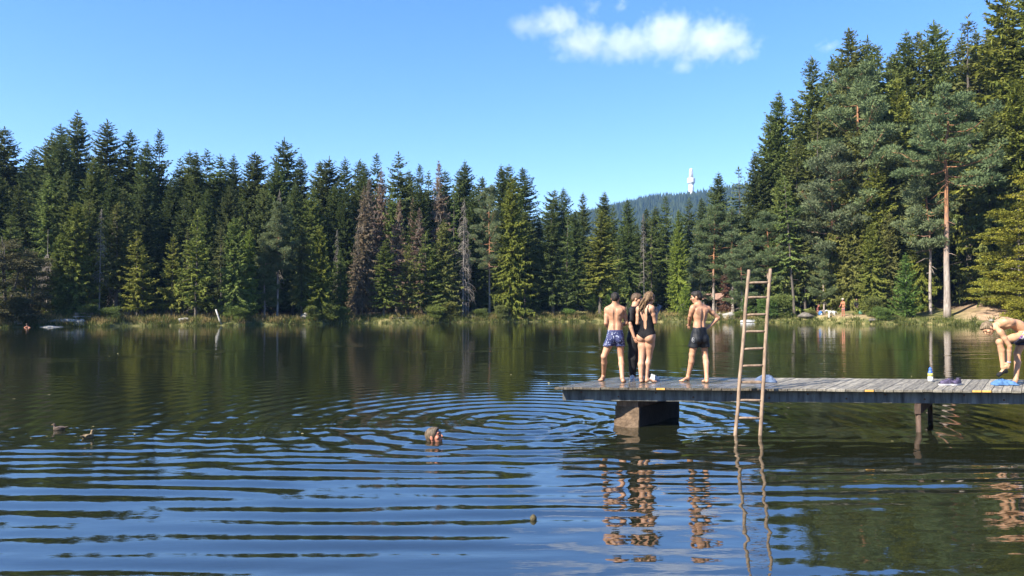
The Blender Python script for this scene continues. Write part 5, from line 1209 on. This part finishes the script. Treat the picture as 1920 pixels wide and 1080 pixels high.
# --- boy in black t-shirt and trousers, half hidden, looking at the phone
d0 = 13.62
hl, hr = gp(1189.5, 713.5), gp(1221, 713)
j2 = dict(fwd=(.75, -.1, 0), pelvis=J(1193, 632), waist=J(1194, 612), chest=J(1194, 592), neck=J(1194.5, 575), shL=J(1193, 581.5, .14), shR=J(1188.5, 582, -.14), elL=J(1203, 606, .16), elR=J(1184.5, 606.5, -.2),
          wrL=J(1211, 600, .12), wrR=J(1193, 633, -.22), handL=((.8, -.3, .3), (0, -.2, -1), (.3, -1, 0), .5), handR=((.42, -.05, -.9), (.4, .6, .2), (.8, -.3, .4), .45),
          hipL=J(1194, 634, .08), hipR=J(1191.5, 634, -.08), knL=J(1201, 670, .06), knR=J(1190.5, 672, -.08), anL=hr + A3((-.02, .0, .1)), anR=hl + A3((0, .0, .1)), heelL=None, toeL=None, heelR=None, toeR=None, head=J(1197.5, 560.8), face=(.95, -.32, -.28), headup=(.1, 0, 1))
B = body(j2, dict(hs=.93))
og = (hl + hr) / 2; og[2] = DZ
p2 = grown('person', B['all'], VX, M['skin_fair'], None, og)
tag(p2, 'boy in black t-shirt, black trousers and white shoes half hidden behind the girl', 'person')
short_hair(B, .93, M['hair_brown'], p2, og, top=.004); eyes(B, p2, og, .93)
tee = grow([p for p in B['torso'][:-2]], .018) + grow(B['torso'][:1], .022)
for S_ in 'LR':
    a, b_ = A3(j2['sh' + S_]), A3(j2['el' + S_]); tee += [cone(a, a + (b_ - a) * .72, .058, .060, .02)]
zt_, zb = P(1193, 575.5, d0).z, P(1193, 639, d0).z; eR = A3(j2['elR']); 
grown('shirt', tee, VX, M['black_cloth'], p2, og, lambda X_, Y_, Z_: np.maximum(zb - Z_, Z_ - zt_ - .012), wig(.004, 30, 1))
pants = grow([p for p in B['torso'][:3]] + [p for p in B['torso'] if p[0] == 'e' and p[5] == .022], .014)
for S_ in 'LR':
    a, b_, c_ = A3(j2['hip' + S_]), A3(j2['kn' + S_]), A3(j2['an' + S_]); pants += [cone(a, b_, .098, .082, .03), cone(b_, c_ + [0, 0, -.02], .082, .062, .02)]
ztp = P(1193, 622, d0).z
grown('trousers', pants, VX, M['black_cloth'], p2, og, lambda X_, Y_, Z_: np.maximum(Z_ - ztp, DZ + .055 - Z_), wig(.005, 26, 3))
for hh_, rz_ in ((hl, -100), (hr, -20)):
    s_ = shoe('trainer', tuple(A3((hh_[0], hh_[1], DZ + .003)) - og), R(rz_), .27, 'white_shoe', 'white_shoe', p2)
    for c_ in s_.children:
        if c_.name.startswith(('collar', 'laces')): c_.data.materials.clear(); c_.data.materials.append(M['white_shoe'])

p2.location.x -= .035

# --- girl in black swimsuit with the phone
d0 = 13.28
hl, hr = gp(1201.5, 717.5), gp(1209.5, 717)
j3 = dict(fwd=(.62, .78, 0), pelvis=J(1213, 626), waist=J(1213.5, 607), chest=J(1211, 590), neck=J(1210.5, 573), shL=J(1197.5, 579.5, .10), shR=J(1222.5, 578, -.10), elL=J(1195, 606, .12), elR=J(1228.3, 604.5, -.06),
          wrL=J(1208, 602, .34), wrR=J(1231.5, 587, .10), handL=((.7, .5, .5), (-.2, -.3, .9), (-.3, .6, .4), .5), handR=((.12, .3, .95), (-.5, .7, -.1), (-.6, -.5, 0), .55),
          hipL=J(1205.5, 634, .05), hipR=J(1219.5, 632, -.05), knL=J(1203, 671, .02), knR=J(1216.5, 669, .05), anL=hl + A3((.01, .03, .09)), anR=hr + A3((.03, .03, .09)), heelL=hl, toeL=hl + A3((.12, .2, 0)), heelR=hr + A3((.0, 0, 0)), toeR=hr + A3((.21, .07, 0)),
          head=J(1218.5, 559.3), face=(.85, .5, -.35), headup=(.2, .1, 1), legfwdR=(.7, .7, 0), legfwdL=(.6, .8, 0))
B = body(j3, dict(fem=True, chw=.138, chd=.092, waw=.112, wad=.082, hpw=.158, hpd=.108, ua=.039, el=.031, fa=.032, wr=.022, th=.086, kn=.053, ca=.054, an=.034, nk=.043, hs=.95, butt=.088, fs=.95))
og = (hl + hr) / 2; og[2] = DZ
p3 = grown('person', B['all'], VX, M['skin_fair'], None, og)
tag(p3, 'girl with long wavy hair in a black open-backed swimsuit looking at a phone', 'person')
eyes(B, p3, og, .95)
c = j3['waist']; f_ = nrm(j3['fwd']); r_ = np.cross(f_, [0, 0, 1.]); zsc, zcr, zsh = P(1213, 602, d0).z, P(1205, 636, d0).z, P(1213, 572, d0).z
def suit(X_, Y_, Z_):
    s_ = (X_ - c[0]) * r_[0] + (Y_ - c[1]) * r_[1]; f = (X_ - c[0]) * f_[0] + (Y_ - c[1]) * f_[1]
    sl_ = (Z_ - c[2]) * (A3(j3['neck']) - c)[0] / (A3(j3['neck']) - c)[2] * r_[0]; s2 = np.abs(s_ - sl_ * .8)
    scoop = Z_ - (np.where(f < .01, zsc, zsc + .16) + .30 * np.clip(s2 / .078, 0, 1.5) ** 4)
    arm = np.where(Z_ > zsc + .10, s2 - .112 + (Z_ - zsc - .10) * .12, -1.)
    legc = (zcr + .095 * np.clip(np.abs(s_) / .15, 0, 1.2) ** .75) - Z_
    return np.maximum(np.maximum(scoop, arm), np.maximum(legc, Z_ - zsh))
grown('swimsuit', grow(B['torso'], .0055), .0055, M['swimsuit'], p3, og, suit)
hat = B['hat']; hp = [ell(hat(0, -.02, .03), (.082, .100, .092), B['hfr'][1], B['hfr'][2], .02), ell(hat(0, -.06, -.03), (.075, .06, .09), B['hfr'][1], B['hfr'][2], .03)]
rg = random.Random(2)
for k in range(34):
    a = -.3 + k / 33 * 2.7; s_, f = math.cos(a) * .066 * -1, -.02 - math.sin(a) * .07
    p = hat(s_, f, .0); tgt = J(1199 + rg.uniform(-1.5, 15) * (.45 + .55 * (k % 3) / 2), 581 + rg.uniform(-9, 3), rg.uniform(-.10, .02))
    q = p * .5 + tgt * .5 + A3((rg.uniform(-.02, .02), rg.uniform(-.03, .0), .015)); e_ = tgt + A3((rg.uniform(-.02, .01), 0, -.02))
    hp += [cone(p, q, .024, .018, .010), cone(q, tgt, .018, .011, .007), cone(tgt, e_, .012, .004, .006)]
hp += [cone(hat(.070, .03, .03), hat(.082, .045, -.10), .016, .008, .01), cone(hat(-.070, .03, .03), hat(-.085, .02, -.12), .02, .012, .01)]
nf = nrm(B['hfr'][1] * .9 - B['hfr'][2] * .35); hc = A3(hat(0, 0, 0))
grown('hair', hp, .0055, M['hair_blond'], p3, og, lambda X_, Y_, Z_: (X_ - hc[0]) * nf[0] + (Y_ - hc[1]) * nf[1] + (Z_ - hc[2]) * nf[2] - .052, wig(.0045, 75, .4))
pc = J(1233.8, 579.5, .13)
ph = empty('phone', tuple(pc)); ph.rotation_euler = (R(-12), R(22), R(-32))
tag(ph, 'grey smartphone held up in the right hand of the girl in black', 'phone')
MB().box((0, 0, 0), (.078, .009, .160), bev=.004).build('case', M['phone'], ph)
MB().box((0, .0052, 0), (.070, .001, .148), bev=.0004).build('screen', plain('phone_screen', (.02, .02, .025), rough=.1, bump=0), ph)
MB().box((-.022, -.0055, .058), (.024, .002, .026), bev=.001).build('camera_lens', plain('phone_lens', (.02, .02, .02), rough=.1, bump=0), ph)

# --- boy in black shorts, hand on hip, looking left
d0 = 13.42
hl, tl_, hr = gp(1291.5, 714.3), gp(1272, 716.2), gp(1326.5, 718.5)
j4 = dict(fwd=(-.35, .94, 0), pelvis=J(1311, 630), waist=J(1311.5, 609), chest=J(1312.5, 590), neck=J(1310.5, 572), shL=J(1299.3, 577.5, -.06), shR=J(1327, 579, .06), elL=J(1294, 592, -.02), elR=J(1347, 596, .10),
          wrL=J(1292, 608.5, .14), wrR=J(1332.5, 610.5, .06), handL=((.1, .5, -.8), (.5, .5, .2), (0, .8, .2), .4), handR=((-.8, .1, -.55), (-.4, -.5, .5), (.2, .8, .4), .5),
          hipL=J(1304.5, 634, -.02), hipR=J(1319, 634, .02), knL=J(1297.5, 664.5), knR=J(1322, 665.5, .04), anL=hl + A3((-.01, 0, .088)), anR=hr + A3((0, .05, .085)), legfwdL=(-.5, .85, 0), heelL=hl, toeL=hl + nrm((tl_ - hl) * [1, 1, 0]) * .235,
          heelR=hr, toeR=hr + A3((-.02, .23, 0)), head=J(1305.5, 557.2), face=(-.93, .30, -.22), headup=(-.1, 0, 1))
B = body(j4, dict(hs=.95, chw=.14, waw=.118, hpw=.14, th=.072))
og = (hl + hr) / 2; og[2] = DZ
p4 = grown('person', B['all'], VX, M['skin_tan'], None, og)
tag(p4, 'boy with bare back in black shorts, right hand on hip, looking left', 'person')
short_hair(B, .95, M['hair_dark'], p4, og, top=.003, amp=.006); eyes(B, p4, og, .95)
sh4 = shorts(j4, B, M['black_shorts'], p4, og, P(1311, 613, d0).z, P(1311, 651.5, d0).z, .012, .03)
# white round print and small letters on the shorts
mb = MB(); c0 = J(1300.5, 637.5, -.135) - og
for k in range(14):
    a0, a1 = 6.283 * k / 14, 6.283 * (k + .72) / 14
    q = [c0 + A3((math.cos(a) * r_ * .75, math.cos(a) * .012, math.sin(a) * r_ * 1.15)) for a, r_ in ((a0, .030), (a1, .030), (a1, .040), (a0, .040))]
    mb.add(q + [p + A3((0, .03, 0)) for p in q], [(0, 1, 2, 3), (7, 6, 5, 4), (0, 4, 5, 1), (1, 5, 6, 2), (2, 6, 7, 3), (3, 7, 4, 0)])
for dx_, dz_, w__, h__ in ((-.012, .012, .008, .026), (.004, .012, .016, .008), (.004, -.008, .008, .02), (-.014, -.018, .014, .007)):
    mb.box(c0 + A3((dx_, .01, dz_)), (w__, .03, h__), bev=.001)
mb.build('printed_emblem', M['white_mark'], p4)

# --- boy bending over to pull off a sock
d0 = 12.85
hr = gp(1905, 721.5)
j5 = dict(fwd=(-.55, -.12, -.83), fwd_chest=(-.35, -.25, -.9), pelvis=J(1922, 622), waist=J(1906, 608.5), chest=J(1886, 606.5), neck=J(1868.5, 611), shL=J(1876, 622, -.15), shR=J(1873, 616, .15), elL=J(1893, 649, -.19), elR=J(1893, 650, .10),
          wrL=J(1891.8, 680, -.12), wrR=J(1888, 680, .02), handL=((-.25, .2, -.95), (.5, .8, 0), (-.8, .1, -.2), .7), handR=((-.2, -.3, -.9), (.3, -.9, 0), (-.9, 0, 0), .7),
          hipL=J(1919, 629, -.07), hipR=J(1923, 628, .09), knL=J(1874, 641, -.06), knR=J(1907, 664, .10), anL=J(1880.5, 688.5, -.05), anR=hr + A3((.0, 0, .09)), legfwdL=(-.95, -.1, .2), legfwdR=(-.9, 0, .2), heelL=None, toeL=None, heelR=hr, toeR=hr + A3((-.05, -.02, 0)) + A3((-.16, -.06, 0)),
          head=J(1851.5, 616), face=(-.62, -.28, -.74), headup=(-.78, .05, .62))
B = body(j5, dict(hs=.98, chw=.15, waw=.125, th=.074))
an, toe = A3(j5['anL']), J(1872.5, 703, -.06)
B['all'] += [cone(an, J(1884.5, 695, -.05), .032, .030, .02), cone(J(1882, 694, -.05), toe, .033, .024, .02)]
og = hr.copy(); og[2] = DZ
p5 = grown('person', B['all'], VX, M['skin_light'], None, og)
tag(p5, 'fair-haired boy bending down on one leg pulling off a black sock', 'person')
short_hair(B, .98, M['hair_sand'], p5, og, top=.004); eyes(B, p5, og, .98)
grown('sock', [cone(J(1883, 692, -.05), J(1886, 696.5, -.05), .037, .034, .02), cone(J(1883, 695, -.05), toe, .037, .030, .02), ell(toe, (.026, .026, .026), k=.02)], .006, M['black_cloth'], p5, og, None, wig(.002, 60))
mb = MB().lathe([(.0275, -.012), (.031, -.008), (.031, .008), (.0275, .012)], n=16); o = mb.build('wristband', M['band'], p5, True); o.location = A3(j5['wrL']) + A3((0, 0, .012)) - og
pr = grow([p for p in B['torso'][:1]] + [p for p in B['torso'] if p[0] == 'e' and p[5] == .022], .014)
for S_, lg_ in (('L', .62), ('R', .6)):
    a, b_ = A3(j5['hip' + S_]), A3(j5['kn' + S_]); pr.append(cone(a, a + (b_ - a) * lg_, .092, .090, .025))
wv = nrm(A3(j5['waist']) - A3(j5['pelvis'])); pw_ = A3(j5['pelvis']) + wv * .085; kl = nrm(A3(j5['knL']) - A3(j5['hipL'])); pk = A3(j5['hipL']) + kl * .22
xs = J(1907, 640).copy()
dotp = lambda X_, Y_, Z_, n, c: (X_ - c[0]) * n[0] + (Y_ - c[1]) * n[1] + (Z_ - c[2]) * n[2]
yb = P(1905, 641, d0).z
cutw = lambda X_, Y_, Z_: np.maximum(np.maximum(dotp(X_, Y_, Z_, wv, pw_), dotp(X_, Y_, Z_, kl, pk)), yb - .06 - Z_)
grown('swim_shorts', pr, VX, M['navy'], p5, og, cutw, wig(.004, 30, 2))
grown('shorts_panel', grow(pr, .003), VX, M['floral'], p5, og, lambda X_, Y_, Z_: np.maximum(cutw(X_, Y_, Z_), np.maximum(A3(j5['hipL'])[2] - .085 + (X_ - A3(j5['hipL'])[0]) * -.28 - Z_, X_ - A3(j5['hipL'])[0] - .045)), wig(.004, 30, 2))

# --- swimmer
hc = A3(P(814, 818, 11.42)); hs_ = 1.22
B = {}; B['head'], B['hat'], B['hfr'] = head_prims(hc, (.93, -.30, .26), (-.3, 0, 1), hs_)
shc = hc + A3((-.02, .05, -.22))
pr = B['head'] + [cone(hc + A3((-.02, .01, -.06)), shc, .062, .06, .03), cone(shc + A3((.05, -.17, -.03)), shc + A3((-.03, .2, -.03)), .06, .06, .05), ell(shc + A3((-.25, 0, -.12)), (.30, .17, .10), (0, 1, 0), (0, 0, 1), .05),
      cone(shc + A3((.05, -.17, -.03)), shc + A3((.32, -.24, -.10)), .046, .036, .03), cone(shc + A3((-.03, .2, -.03)), shc + A3((.26, .30, -.10)), .046, .036, .03), cone(shc + A3((.32, -.24, -.10)), shc + A3((.56, -.14, -.09)), .036, .026, .02), cone(shc + A3((.26, .30, -.10)), shc + A3((.52, .22, -.09)), .036, .026, .02)]
pr += hand_prims(shc + A3((.56, -.14, -.09)), (1, .1, 0), (0, 0, -1), (0, 1, 0), 1, .15) + hand_prims(shc + A3((.52, .22, -.09)), (1, -.1, 0), (0, 0, -1), (0, -1, 0), 1, .15)
og = (hc[0], hc[1], 0.)
ps = grown('person', pr, .0075, M['skin_red'], None, og)
tag(ps, 'swimmer with wet greying hair, only the head above the rippled water', 'person')
short_hair(B, hs_, M['hair_grey'], ps, og, top=.002, amp=.003, front=.028); eyes(B, ps, og, hs_)

# --- ducks
def duck(u, v, rz, label, s=1.0, c1=(.06, .042, .026), c2=(.25, .18, .10)):
    p = PZ(u, v, 0); m_ = noisy('duck_feathers', c1, c2, scale=26, bump=.5, rough=.8, dist=.004, stretch=(1, 2, 2))
    pr = [ell((0, 0, .035), (.085, .155, .075), (1, 0, 0), (0, 0, 1), .03), ell((-.15, 0, .07), (.035, .07, .022), (1, 0, .0), (.25, 0, 1), .03), cone((.10, 0, .06), (.125, 0, .155), .046, .030, .03), ell((.135, 0, .175), (.031, .042, .033), (1, 0, -.1), (0, 0, 1), .02),
          ell((-.02, .062, .07), (.022, .12, .045), (1, 0, 0), (0, .4, 1), .02), ell((-.02, -.062, .07), (.022, .12, .045), (1, 0, 0), (0, -.4, 1), .02), cone((-.19, 0, .08), (-.235, 0, .105), .022, .006, .02)]
    o = grown('duck', [(q[0], A3(q[1]) * s, (A3(q[2]) * s if q[0] == 'c' else q[2]), q[3] * s, (q[4] * s if q[4] is not None else None), q[5] * s) for q in pr], .006, m_, None, (0, 0, 0))
    o.location = (p.x, p.y, 0); o.rotation_euler[2] = rz
    bl_ = grown('bill', [ell((.185 * s, 0, .166 * s), (.013 * s, .028 * s, .008 * s), (1, 0, -.15), (0, 0, 1), .01)], .003, plain('bill', (.25, .17, .06), bump=0), o)
    for sg in (-1, 1): MB().lathe([(.0005, -.004), (.0045, 0), (.0005, .004)], (.15 * s, sg * .029 * s, .182 * s), 8).build('eye', M['eye'], o, True)
    return tag(o, label, 'duck', 'pair of ducks on the lake')
duck(111, 806.5, R(200), 'dark brown duck with pale breast swimming ahead at the far left', .56, (.035, .026, .02), (.16, .11, .08))
duck(165, 822, R(72), 'buff brown duck following behind, nearer to the swimmer', .60, (.06, .04, .022), (.27, .19, .10))

# --- people, dog and bags on the far banks
def far_person(u, v0, v1, depth, fwd, pose, skin, label, extras, h=.02):
    base = A3(P(u, v0, depth)); base[2] = base[2] if pose == 'wade' else gz(base[0], base[1]); top = P(u, v1, depth).z; H = (top - base[2]); s = H / (1.7 if pose == 'stand' else .92 if pose == 'sit' else .40)
    f = nrm(fwd); r = np.cross(f, [0, 0, 1.]); W = lambda a, b_, c_: base + (r * a + f * b_ + A3((0, 0, c_))) * s
    if pose == 'stand': q = dict(pelvis=W(0, -.02, .92), waist=W(0, 0, 1.06), chest=W(0, .03, 1.25), neck=W(0, .05, 1.43), hips=.85, kn=(.04, .48), an=(0, .08))
    elif pose == 'sit': q = dict(pelvis=W(0, -.05, .12), waist=W(0, -.06, .27), chest=W(0, -.02, .45), neck=W(0, .02, .63), hips=.10, kn=(.42, .34), an=(.62, .06))
    else: q = dict(pelvis=W(0, 0, -.55), waist=W(0, 0, -.4), chest=W(0, .02, -.18), neck=W(0, .03, .06), hips=-.6, kn=(.1, -.9), an=(.1, -1.2))
    j = dict(fwd=f, pelvis=q['pelvis'], waist=q['waist'], chest=q['chest'], neck=q['neck'], head=q['neck'] + (A3((0, 0, .17)) + f * .03) * s, face=f)
    for S_, sg in (('L', -1), ('R', 1)):
        sh = q['neck'] + (r * sg * .16 - A3((0, 0, .06))) * s
        j['sh' + S_] = sh
        if pose == 'wade': j['el' + S_] = sh + (r * sg * .22 + f * .05 + A3((0, 0, -.10))) * s; j['wr' + S_] = sh + (r * sg * .38 + f * .14 + A3((0, 0, -.20))) * s
        else: j['el' + S_] = sh + (r * sg * .06 + f * .05 + A3((0, 0, -.27))) * s; j['wr' + S_] = sh + (r * sg * .04 + f * .25 + A3((0, 0, -.42))) * s
        j['hand' + S_] = ((f * .6 + A3((0, 0, -.7))), r * -sg, f, .4)
        hz_ = q['hips']; j['hip' + S_] = W(sg * .085, -.02, hz_); j['kn' + S_] = W(sg * .10, q['kn'][0], q['kn'][1]); j['an' + S_] = W(sg * .11, q['an'][0], q['an'][1]); j['heel' + S_] = j['toe' + S_] = None
    g = dict(shw=.155, chw=.150, chd=.095, waw=.125, wad=.09, hpw=.15, hpd=.105, ua=.046, el=.036, fa=.038, wr=.026, th=.08, kn=.053, ca=.053, an=.036, nk=.05, hs=1.0, butt=.07)
    g = {k: v * s for k, v in g.items()}; B = body(j, g)
    for S_ in 'LR': B['all'] += [cone(j['an' + S_], j['an' + S_] + (f * .17 - A3((0, 0, .04))) * s, .036 * s, .028 * s, .02)]
    o = grown('person', B['all'], h, M[skin], None, base)
    tag(o, label, 'person')
    for e_ in extras:
        if e_ == 'hat':
            k_ = MB().lathe([(.19 * s, 0), (.185 * s, .012), (.105 * s, .02), (.10 * s, .09 * s), (.06 * s, .125 * s), (.01, .13 * s)], n=16).build('sun_hat', M['straw'], o, True); k_.location = j['head'] + A3((0, 0, .05 * s)) - base
        elif e_ == 'hair': short_hair(B, s, M['hair_brown'], o, base, h=h * .8)
        elif e_[0] == 'shorts': shorts(j, B, M[e_[1]], o, base, A3(q['waist'])[2] - .02 * s, (W(0, 0, q['hips'] - .28)[2] if pose == 'stand' else -9), .015, .03, h=h)
        elif e_[0] == 'top':
            t_ = grow(B['torso'][:-2], .02)
            for S_ in 'LR': t_ += [cone(j['sh' + S_], j['el' + S_], .065 * s, .055 * s, .02), cone(j['el' + S_], j['wr' + S_], .055 * s, .045 * s, .02)] if e_[2] else [cone(j['sh' + S_], j['sh' + S_] * .45 + j['el' + S_] * .55, .065 * s, .06 * s, .02)]
            grown(e_[3] if len(e_) > 3 else 'shirt', t_, h, M[e_[1]], o, base)
        elif e_[0] == 'pants':
            t_ = []
            for S_ in 'LR': t_ += [cone(j['hip' + S_], j['kn' + S_], .095 * s, .07 * s, .03), cone(j['kn' + S_], j['an' + S_], .07 * s, .055 * s, .02)]
            grown('trousers', t_, h, M[e_[1]], o, base)
    return o
M['straw'] = plain('straw_hat', (.42, .36, .26)); M['orange'] = plain('orange_cloth', (.30, .13, .06)); M['navy2'] = plain('navy_cloth_far', (.03, .05, .11)); M['green'] = plain('green_bag', (.05, .14, .09)); M['cloth_white'] = plain('white_cloth', (.42, .43, .44)); M['bag_blue'] = plain('blue_bag', (.04, .13, .36)); M['maroon'] = plain('maroon', (.12, .035, .03))
far_person(51.5, 606.5, 589.5, back(52) + 1.5, (.3, -1, 0), 'sit', 'skin_fair', 'person in a dark jacket sitting on the left bank behind the wading child', [('top', 'navy2', True, 'jacket'), ('pants', 'navy2'), 'hair'])
far_person(50, 613.6, 605, back(50) - 1.5, (.1, 1, 0), 'wade', 'skin_red', 'child with bare shoulders wading at the far left shore', ['hair'])
far_person(1581.5, 592, 560.5, back(1581) + 1.2, (-.8, -.5, 0), 'stand', 'skin_red', 'sunbather in pale hat, orange top and navy shorts standing beside the white dog', ['hat', ('top', 'orange', False), ('shorts', 'navy2')])
far_person(1534, 592, 570, back(1534) + 3, (.7, -.6, 0), 'sit', 'skin_red', 'person in maroon top sitting among branches left of the white dog', [('top', 'maroon', False), ('pants', 'old_wood'), 'hair'])
far_person(1606.5, 588, 560, back(1606) + 6, (-.5, -.8, 0), 'stand', 'skin_fair', 'person in dark clothes in the shade behind the green bag', [('top', 'black_cloth', True), ('pants', 'black_cloth'), 'hair'])
# dog
pd_ = P(1559, 590, back(1559) + 1.0); og = A3(pd_); og[2] = gz(pd_.x, pd_.y)
D_ = lambda x, y, z: og + A3((x, y, z)) * 1.12
pr = [ell(D_(.20, 0, .56), (.14, .26, .20), (1, 0, .05), (0, 0, 1), .05), ell(D_(-.16, 0, .58), (.155, .26, .20), (1, 0, .05), (0, 0, 1), .05), cone(D_(-.30, 0, .66), D_(-.50, -.03, .74), .11, .085, .05), ell(D_(-.58, -.04, .74), (.075, .11, .085), (-1, 0, -.25), (0, 0, 1), .03), cone(D_(-.64, -.05, .72), D_(-.77, -.06, .67), .055, .04, .03),
      cone(D_(.40, 0, .66), D_(.56, 0, .60), .05, .035, .03), cone(D_(.56, 0, .60), D_(.66, .02, .46), .035, .02, .02)]
for y_ in (-.10, .10):
    pr += [cone(D_(-.26, y_, .48), D_(-.27, y_, .24), .07, .045, .03), cone(D_(-.27, y_, .24), D_(-.26, y_, .04), .04, .036, .02), ell(D_(-.29, y_, .03), (.04, .06, .03), (-1, 0, 0), (0, 0, 1), .02),
           cone(D_(.30, y_, .52), D_(.24, y_, .32), .09, .055, .03), cone(D_(.24, y_, .32), D_(.38, y_, .20), .05, .036, .02), cone(D_(.38, y_, .20), D_(.35, y_, .04), .036, .033, .02), ell(D_(.32, y_, .03), (.04, .06, .03), (-1, 0, 0), (0, 0, 1), .02)]
pr += [cone(D_(-.54, y_, .82), D_(-.53, y_ * 1.25, .70), .03, .022, .015) for y_ in (-.075, .075)]
dg = grown('dog', pr, .016, noisy('dog_fur', (.40, .38, .33), (.52, .50, .46), scale=14, bump=.6, rough=.9, dist=.01), None, og, None, wig(.006, 40))
tag(dg, 'large white dog standing on the right bank beside the sunbather', 'dog')
c_ = MB().lathe([(.022, -.012), (.024, 0), (.016, .014)], n=10).build('nose', M['eye'], dg, True); c_.location = D_(-.815, -.06, .675) - og
# bags
def bag(u, v, off, mts, s, label, cat='bag'):
    p = P(u, 574, back(u) + off); z = gz(p.x, p.y); o = empty('bag', (p.x, p.y, z), .4); tag(o, label, cat)
    V = MB().lathe([(.16 * s, 0), (.21 * s, .05 * s), (.22 * s, .25 * s), (.17 * s, .42 * s), (.07 * s, .47 * s)], n=14); V.build('body', M[mts[0]], o, True)
    MB().lathe([(.12 * s, .02 * s), (.14 * s, .1 * s), (.11 * s, .22 * s)], (.0, -.14 * s, 0), 12).build('pocket', M[mts[1]], o, True)
    MB().tube([(-.08 * s, 0, .44 * s), (-.06 * s, 0, .56 * s), (.06 * s, 0, .56 * s), (.08 * s, 0, .44 * s)], .018 * s, 6).build('handle', M[mts[1]], o, True)
bag(1613.5, 580.5, 3.5, ('green', 'green'), 1.0, 'green bag lying on the bank right of the sunbather')
bag(1538, 588.5, 1.6, ('bag_blue', 'cloth_white'), 1.1, 'blue bag with a white pocket on the bank left of the white dog')
# ------------------------------------------------------------------ say which tree is which
LM = [(-40, 'the left picture edge'), (52, 'the wading child'), (88, 'the bleached drooping snag'), (156, 'the low bench'), (262, 'the fence'), (411, 'the leaning white post'), (521, 'the orange-stemmed pine'), (690, 'the brown dead spruces'),
      (815, 'the swimmer'), (873, 'the grey triple trunks'), (957, 'the broad shore spruce'), (1152, 'the boy in blue shorts'), (1222, 'the girl'), (1306, 'the boy in black shorts'), (1412, 'the ladder'), (1558, 'the white dog'), (1744, 'the bottle'), (1776, 'the tall bare-stemmed pine'), (1880, 'the bending boy')]
CW = {'dark': 'dark green', 'deep': 'near-black', 'mid': 'green', 'yel': 'yellow-green', 'bright': 'bright green', 'blue': 'blue-green', 'olive': 'olive', 'brown': 'brown', 'alder': 'dull green', 'beech': 'yellowing', 'redbrown': 'rusty brown', 'fresh': 'fresh green', 'x': 'grey'}
KW = {'dense': 'dense spruce', 'open': 'open spruce', 'shaggy': 'shaggy spruce', 'small': 'small spruce', 'sparse': 'thin spruce', 'young': 'young spruce', 'brown': 'dead spruce', 'snag': 'bare dead tree', 'pine': 'pine', 'alder': 'alder', 'beech': 'leafy tree', 'bush': 'shrub'}
RW = {3: 'in the skyline row', 2: 'in the middle row', 1: 'in the front row', 0: 'at the waterline'}
CAT = {'snag': 'dead tree', 'brown': 'dead spruce', 'pine': 'pine tree', 'alder': 'tree', 'beech': 'tree', 'bush': 'shrub', 'young': 'young tree'}
ORD = ['nearest', 'second', 'third', 'fourth', 'fifth', 'sixth', 'seventh', 'eighth', 'ninth', 'tenth']
fixed = {('snag', 88): 'bleached dead snag with drooping grey branches at the left bank', ('pine', 1776): 'tall pine with bare orange stem and flat crown on the right bank',
         ('pine', 520): 'blue-green pine with a thin orange stem in the front row', ('shaggy', 957): 'broad yellow-green spruce branched to the ground at the middle shore'}
slots = {}
for t in TREES:
    key = (t['kind'], t['u'])
    if key in fixed and t['row'] == 1: t['label'] = fixed[key]; continue
    lm = min(LM, key=lambda l: abs(l[0] - t['u'])); side = 'left' if t['u'] < lm[0] else 'right'
    slots.setdefault((lm[1], side, t['kind'], t['row'], t['c']), []).append((abs(t['u'] - lm[0]), t))
for (lmn, side, kind, row, c), lst in slots.items():
    lst.sort(key=lambda q: q[0])
    for k, (dist, t) in enumerate(lst):
        w_ = CW[c] + ' ' + KW[kind]
        rowp = RW[row]
        o_ = '' if len(lst) == 1 else ORD[k] + ' '
        if dist < 9 and len(lst) == 1: t['label'] = f'{w_} {rowp}, directly behind {lmn}'
        else: t['label'] = f'{w_} {rowp}, {o_}{side} of {lmn}'
for t in TREES:
    grp = {3: 'spruces along the skyline', 2: 'trees in the middle row', 1: 'trees along the far shore', 0: 'shrubs at the waterline'}[t['row']]
    tag(t['o'], t['label'], CAT.get(t['kind'], 'spruce tree'), grp)
